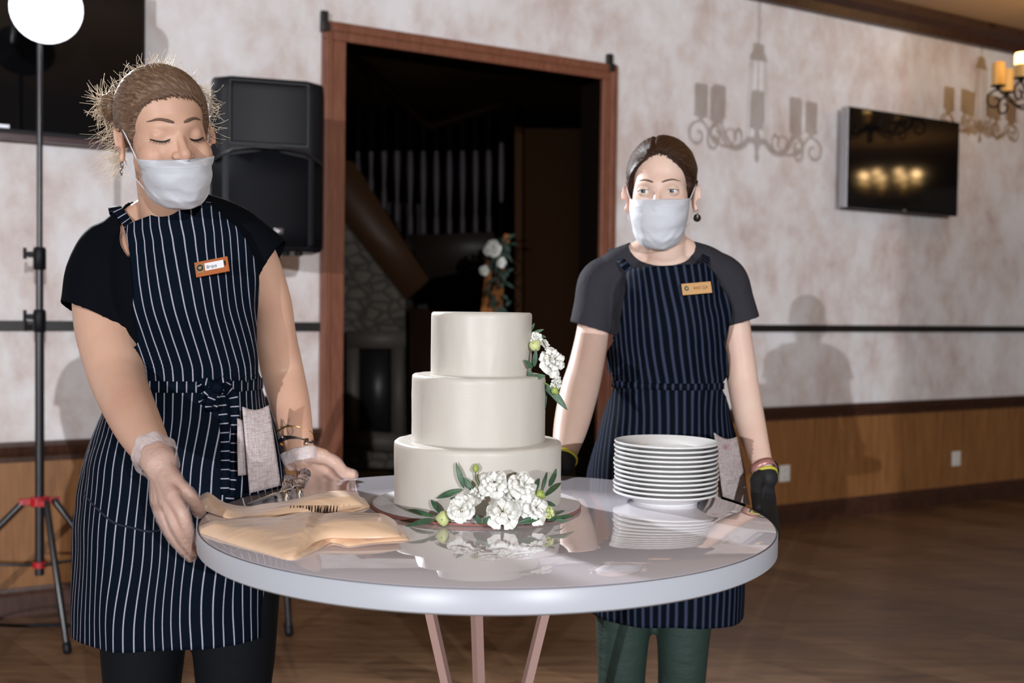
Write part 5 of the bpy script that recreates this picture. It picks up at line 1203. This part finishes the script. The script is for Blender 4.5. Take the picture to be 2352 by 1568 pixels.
for sx in (-1, 1):
    c_ = H2.w(sx*.0305, -.0655, -.001); b = B(); ball(b, c_, .0118*H2.k, H2.R, 32, 24); e_ = obj('eye', b, EYEM, r2)
    gz = (H2.R@V(-.12 if sx < 0 else -.10, -1, .03)).normalized(); Qg = V(0, 0, 1).rotation_difference(gz).to_matrix(); gr_ = .0118*H2.k
    for nm, a0, mt, rr in (('iris', .46, IRIS, 1.012), ('pupil', .22, PUP, 1.02)):
        b = B(); rows = [[c_+Qg@V(math.sin(a)*math.cos(t_), math.sin(a)*math.sin(t_), math.cos(a))*gr_*rr for t_ in [2*PI*k/24 for k in range(24)]] for a in [a0*q/5+.001 for q in range(6)]]
        grid(b, rows, closed_v=True); obj(nm, b, mt, e_)
    for up in (1, -1):
        rows = []
        for j in range(13):
            row = []
            for i in range(25):
                t_ = (i/24-.5)*2; lon = t_*1.30; open_ = (.36 if up > 0 else -.26)*max(0, 1-t_*t_)**.6-.03
                el = open_+up*(1.35-abs(open_))*j/12*1.0; r_ = .0129*H2.k
                row.append(c_+H2.R@V(math.sin(lon)*math.cos(el)*r_*1.12, -math.cos(lon)*math.cos(el)*r_*1.0, math.sin(el)*r_))
            rows.append(row)
        b = B(); grid(b, rows); solid(obj('eyelid', b, SK2, r2, normals=False), .0008)
        if up > 0: b = B(); tube(b, rows[0][1:-1:2], .0006, 6, 2); obj('eyelashes', b, LASH, r2)
mk2, mr2 = face_mask(H2, bv2, r2, zt=-.018, seed=6, tuck=.012, wid=.97, ytop=-.105)
b = B(); 
for dz_, r_ in ((-.046, .0035), (-.056, .0045)): p = H2.w(.080, -.008, dz_); tube(b, [p+H2.R@V(.001, r_*math.cos(a), r_*math.sin(a)) for a in [k*PI/6 for k in range(12)]], .0014, 8, 2)
er = obj('earring', b, SILV2, r2); b = B(); ball(b, H2.w(.079, .004, -.060), .0085); obj('dark_bead', b, LASH, er)
A2 = [(.600, .352, 2.39, .178, .140, 92, 92), (.65, .352, 2.39, .178, .140, 96, 96), (.80, .350, 2.385, .168, .138, 106, 106), (.93, .348, 2.385, .150, .128, 112, 112), (1.03, .346, 2.38, .126, .112, 108, 106), (1.10, .346, 2.375, .112, .098, 1409, 1660), (1.115, .346, 2.375, .112, .098, 1409, 1660),
      (1.143, .346, 2.375, .122, .108, 1394, 1673), (1.169, .346, 2.372, .124, .112, 1395, 1670), (1.205, .346, 2.37, .122, .116, 1408, 1664), (1.225, .346, 2.368, .124, .120, 1422, 1670), (1.272, .347, 2.365, .130, .116, 1430, 1681), (1.307, .347, 2.36, .130, .104, 1436, 1668), (1.343, .347, 2.352, .118, .088, 1438, 1645), (1.364, .346, 2.345, .105, .08, 1441, 1619)]
ap2, AQ = apron('apron', A2, tm2, AP2, r2, yaw=-.05, seed=11, gather=1.108, fold=.0035, twist=lambda z: .17*max(0, z-1.12), slant=.012, zs0=1.32)
tl, tr_ = AQ[-1][0], AQ[-1][-1]
b = B(); ribbon(b, [tl+V(.007, -.002, -.006), srf(bv2, at(1428, 600, 2.33), .014), srf(bv2, at(1412, 582, 2.40), .013), srf(bv2, at(1430, 570, 2.46), .012)], [V(-.1, -1, .2), V(-.3, -.8, .6), V(-.2, -.2, 1), V(0, .6, .8)], .017)
ribbon(b, [tr_+V(-.007, -.002, -.006), srf(bv2, at(1622, 590, 2.33), .014), srf(bv2, at(1610, 577, 2.40), .013), srf(bv2, at(1590, 568, 2.46), .012)], [V(.1, -1, .2), V(.3, -.8, .6), V(.2, -.2, 1), V(0, .6, .8)], .017)
solid(obj('apron_strap', b, AP2, r2, normals=False), .0015)
row = min(AQ, key=lambda r: abs(r[0].z-1.108)); cR = sum(row, Vector())/len(row)
pts = [p+Vector((p.x-cR.x, p.y-cR.y, 0)).normalized()*.004 for p in row[::3]]
b = B(); ribbon(b, pts, [Vector((p.x-cR.x, p.y-cR.y, 0)).normalized() for p in pts], .014); solid(obj('waist_tie', b, AP2, r2, normals=False), .0015)
bz = onap(AQ, 1598, 663, 2.25)
c4 = [at(1562, 652, bz.y-.004), at(1630, 647, bz.y), at(1637, 672, bz.y-.004), at(1570, 679, bz.y-.010)]
badge(r2, AQ, c4, simple('badge_light_wood', (.55, .30, .11), .45), 'МАГДА', False, .011, .0085, simple('engraved_brown', (.14, .05, .015), .6))
# watch, gloves with yellow cuffs
a_ = W2['armL']; d = (a_[-1]-a_[-2]).normalized(); ROSEG = simple('rose_strap', (.48, .22, .20), .35, metal=.3)
wt = band('wristwatch', a_[-1]+V(.001, 0, -.006), (d+V(.12, 0, .2)).normalized(), .0245, .016, .003, ROSEG, r2)
b = B(); lathe(b, [(.014, 0), (.0155, .002), (.015, .008), (.010, .010)], a_[-1]+V(.022, .008, -.006), 20, V(1, .3, .2)); obj('watch_case', b, STRAP, wt)
for s_ in ('R', 'L'):
    a_ = W2['arm'+s_]; d = (a_[-1]-a_[-2]).normalized(); b = B(); hand(b, a_[-1]+d*.012, .022, W2['hand'+s_], add=.0025); tube(b, [a_[-1]-d*.0, a_[-1]+d*.03], [.0265 if s_ == 'R' else .0245]*2, 20, 3)
    me = remesh(b, .0035, 4); p0 = np.array(a_[-1]+d*(.008 if s_ == 'R' else .018)); dd = np.array(d); cut(me, [lambda q, p0=p0, dd=dd: (q-p0)@dd]); gl_ = place('glove', me, BGLV, r2)
    b = B(); lathe(b, [(.026, -.003), (.0295, -.003), (.030, .003), (.026, .003), (.026, -.003)] if s_ == 'R' else [(.022, -.003), (.0265, -.003), (.0265, .003), (.022, .003), (.022, -.003)], Vector(p0), 32, d, cap=False); obj('yellow_cuff', b, YEL, gl_)
towel('pale linen towel with pink stain hanging behind the stack of plates', AQ, [((1640, 994), (1692, 1003), (1722, 1160), (1660, 1140), 2.245, .045), ((1636, 1010), (1646, 1020), (1655, 1150), (1640, 1145), 2.26, .01)], stain=([(1684, 1020, .014), (1668, 1028, .008)], (.42, .14, .24)))
# ============================================================ NAPKINS, CUTLERY
m = Mat('satin', (.83, .57, .37), .30, sheen=.2, aniso=.4); c = m.coord('Object', (1, 2.6, 1)); m.bump(m.noise(c, 11, 2, .5, .5), .55, .009); SATIN = m.m
def cushion(back, front, h, z0, seed, wr=.004, nx=72, ny=30, edge=.5):
    """puffed folded cloth between two edges (px, py, height above the table), closed underneath"""
    def pts(E): return [onz(u, v, TZ+.0006+dz) for u, v, dz in E]
    def along(P, s_):
        L = [0]
        for a, c_ in zip(P, P[1:]): L.append(L[-1]+(c_-a).length)
        x = s_*L[-1]; return V(*[np.interp(x, L, [p[k] for p in P]) for k in range(3)])
    Bk, Fr = [Vector(p) for p in crom([tuple(q) for q in pts(back)], 5)], [Vector(p) for p in crom([tuple(q) for q in pts(front)], 5)]
    top = []; bot = []
    for i in range(nx+1):
        s_ = i/nx; rt = []; rb = []; A_, B_ = along(Bk, s_), along(Fr, s_)
        for j in range(ny+1):
            t_ = j/ny; p = A_.lerp(B_, t_); e = min(1, 4.2*min(t_, 1-t_))**edge*min(1, 9*s_+.12)**.6*min(1, 12*(1-s_))**edge
            hh = h(s_, t_)*e; w_ = noise.noise(V(s_*3.5+seed, t_*1.6+s_*1.5, seed))+noise.noise(V(s_*9+seed, t_*2.5+s_*4, seed))*.35; hh += wr*w_*e
            rt.append(V(p.x, p.y, p.z+max(.0008, hh))); rb.append(V(p.x, p.y, p.z))
        top.append(rt); bot.append(rb)
    b = B(); a = grid(b, top); c_ = grid(b, bot)
    def side(x, y):
        for k in range(len(x)-1): b.faces.new((x[k], x[k+1], y[k+1], y[k]))
    side(a[0], c_[0]); side(a[-1], c_[-1]); side([r[0] for r in a], [r[0] for r in c_]); side([r[-1] for r in a], [r[-1] for r in c_])
    return b
Z0 = TZ+.0006
def tq(u, v, z=Z0): return onz(u, v, z)
t = thing('napkin', 'front champagne satin napkin folded on the near left of the table', 'napkin', tq(700, 1230), 'satin napkins')
b = cushion([(560, 1215, 0), (700, 1205, 0), (820, 1203, 0), (925, 1212, 0)], [(600, 1266, 0), (668, 1285, 0), (726, 1265, 0), (762, 1246, 0), (800, 1254, 0), (860, 1246, 0), (942, 1240, 0)], lambda s_, t_: .0105+.003*math.sin(s_*13), 0, 3, wr=.002)
obj('lower_fold', b, SATIN, t)
b = cushion([(457, 1214, 0), (540, 1206, 0), (640, 1200, .002), (760, 1198, .006), (912, 1202, .010)], [(459, 1224, 0), (530, 1248, 0), (600, 1268, 0), (665, 1285, 0), (694, 1268, .003), (722, 1246, .008), (760, 1235, .011), (800, 1236, .011), (860, 1236, .010), (922, 1232, .010)],
    lambda s_, t_: .014+.008*sm(s_, .12, .5)*(1-.5*abs(t_-.4))+.005*math.exp(-((s_-.52-.12*t_)/.07)**2)-.006*math.exp(-((s_-.62-.05*t_)/.05)**2)*t_, 0, 5, wr=.005)
obj('upper_fold', b, SATIN, t)
t = thing('napkin', 'rear champagne satin napkin lying under the crystal handles', 'napkin', tq(650, 1170), 'satin napkins')
b = cushion([(600, 1160, 0), (720, 1152, 0), (835, 1144, 0)], [(640, 1196, 0), (740, 1186, 0), (800, 1178, 0), (851, 1164, 0)], lambda s_, t_: .0085, 0, 9, wr=.0015); obj('lower_fold', b, SATIN, t)
b = cushion([(453, 1150, 0), (520, 1162, 0), (600, 1164, 0), (700, 1156, .004), (828, 1142, .008)], [(456, 1168, 0), (520, 1190, 0), (575, 1202, 0), (650, 1194, .002), (720, 1182, .006), (838, 1162, .009)],
    lambda s_, t_: .011+.011*(1-sm(s_, .05, .3))+.010*sm(s_, .40, .85)*(1-.4*abs(t_-.5))-.004*math.exp(-((s_-.35)/.1)**2), 0, 12, wr=.0045); obj('upper_fold', b, SATIN, t)
# forks between the napkins
STEEL = simple('cutlery_steel', (.17, .13, .12), .22, metal=1.0)
def fork():
    t = bpy.data.objects.new('fork', None); COL.objects.link(t)
    b = B(); 
    for k in range(4):
        x = -.0078+k*.0052; tube(b, [V(x, .0, .002), V(x, -.005, .005), V(x*1.02, -.004, .011), V(x*1.02, .000, .0185)], [.0011, .0012, .0011, .0006], 6, 4)
    obj('tines', b, STEEL, t, loc=(0, 0, 0)).location = (0, 0, 0)
    b = B(); tube(b, [V(0, .001, .001), V(0, .022, .001)], [.0095, .0045], 10, 3, ell=[.14, .3], up=(0, 0, 1)); tube(b, [V(0, .020, .001), V(0, .07, .003), V(0, .12, .001)], [.003, .0035, .006], 8, 4, ell=[.5, .4, .3], up=(0, 0, 1)); obj('handle', b, STEEL, t, loc=(0, 0, 0)).location = (0, 0, 0)
    return t
f0 = fork(); fw = ['leftmost', 'second from the left', 'third from the left', 'fourth from the left', 'rightmost']
for i in range(5):
    o = f0 if i == 0 else copy_tree(f0)
    p = tq(679+i*21, 1188, TZ+.0014); o.location = (p.x, p.y, p.z); o.rotation_euler = (0, 0, math.radians(4-2*i))
    tag(o, 'steel fork tines between the satin napkins, '+fw[i]+' of the five', 'fork', 'forks between the napkins')
# crystal handled knife and server
m = Mat('acrylic', (.93, .93, .97), .03, trans=1.0, ior=1.49); ACR = m.m
CHR = simple('chrome', (.6, .58, .56), .08, metal=1)
def server(p_tip, p_end, label, nm, blade):
    P0 = Vector(p_tip); P1 = Vector(p_end); d = (P1-P0).normalized(); L = (P1-P0).length; t = thing(nm, label, 'cutlery', P0, 'cake knife and server')
    Q = V(0, 0, 1).rotation_difference(d).to_matrix()
    b = B(); prof = [(.006, 0), (.0085, .004), (.0090, L*.32), (.0075, L*.36), (.0098, L*.42), (.0098, L*.50), (.0078, L*.54), (.0104, L*.60), (.0104, L*.66), (.008, L*.70), (.0095, L*.76), (.0118, L*.84), (.0112, L*.92), (.006, L*.99), (.0005, L)]
    rows = [[P0+Q@V(r*math.cos(2*PI*(i+.5*(k % 2))/8), r*math.sin(2*PI*(i+.5*(k % 2))/8), z) for i in range(8)] for k, (r, z) in enumerate(prof)]
    vv = grid(b, rows, closed_v=True); fan(b, list(reversed(vv[0]))); fan(b, vv[-1]); obj('crystal_handle', b, ACR, t, smooth=False)
    b = B(); lathe(b, [(.0035, -.026), (.0085, -.010), (.0100, -.002), (.0100, .006), (.0092, .006)], P0, 24, d); obj('ferrule', b, CHR, t)
    b = B(); tube(b, [P0-d*.02, V(P0.x-d.x*.04, P0.y-d.y*.04, TZ+.010), V(P0.x-.025, P0.y-.05, TZ+.005), V(P0.x-.04, P0.y-.09, TZ+.005)], [.0035, .006, .014, .003], 10, 5, ell=[.8, .4, .12, .12], up=(0, 0, 1)); obj('blade', b, CHR, t)
server(at(652, 1138, 1.86), at(668, 1094, 1.89), 'left crystal handled cake server propped on the rear napkin', 'cake_server', .10)
server(at(684, 1130, 1.905), at(703, 1080, 1.945), 'right crystal handled cake knife propped on the rear napkin', 'cake_knife', .12)
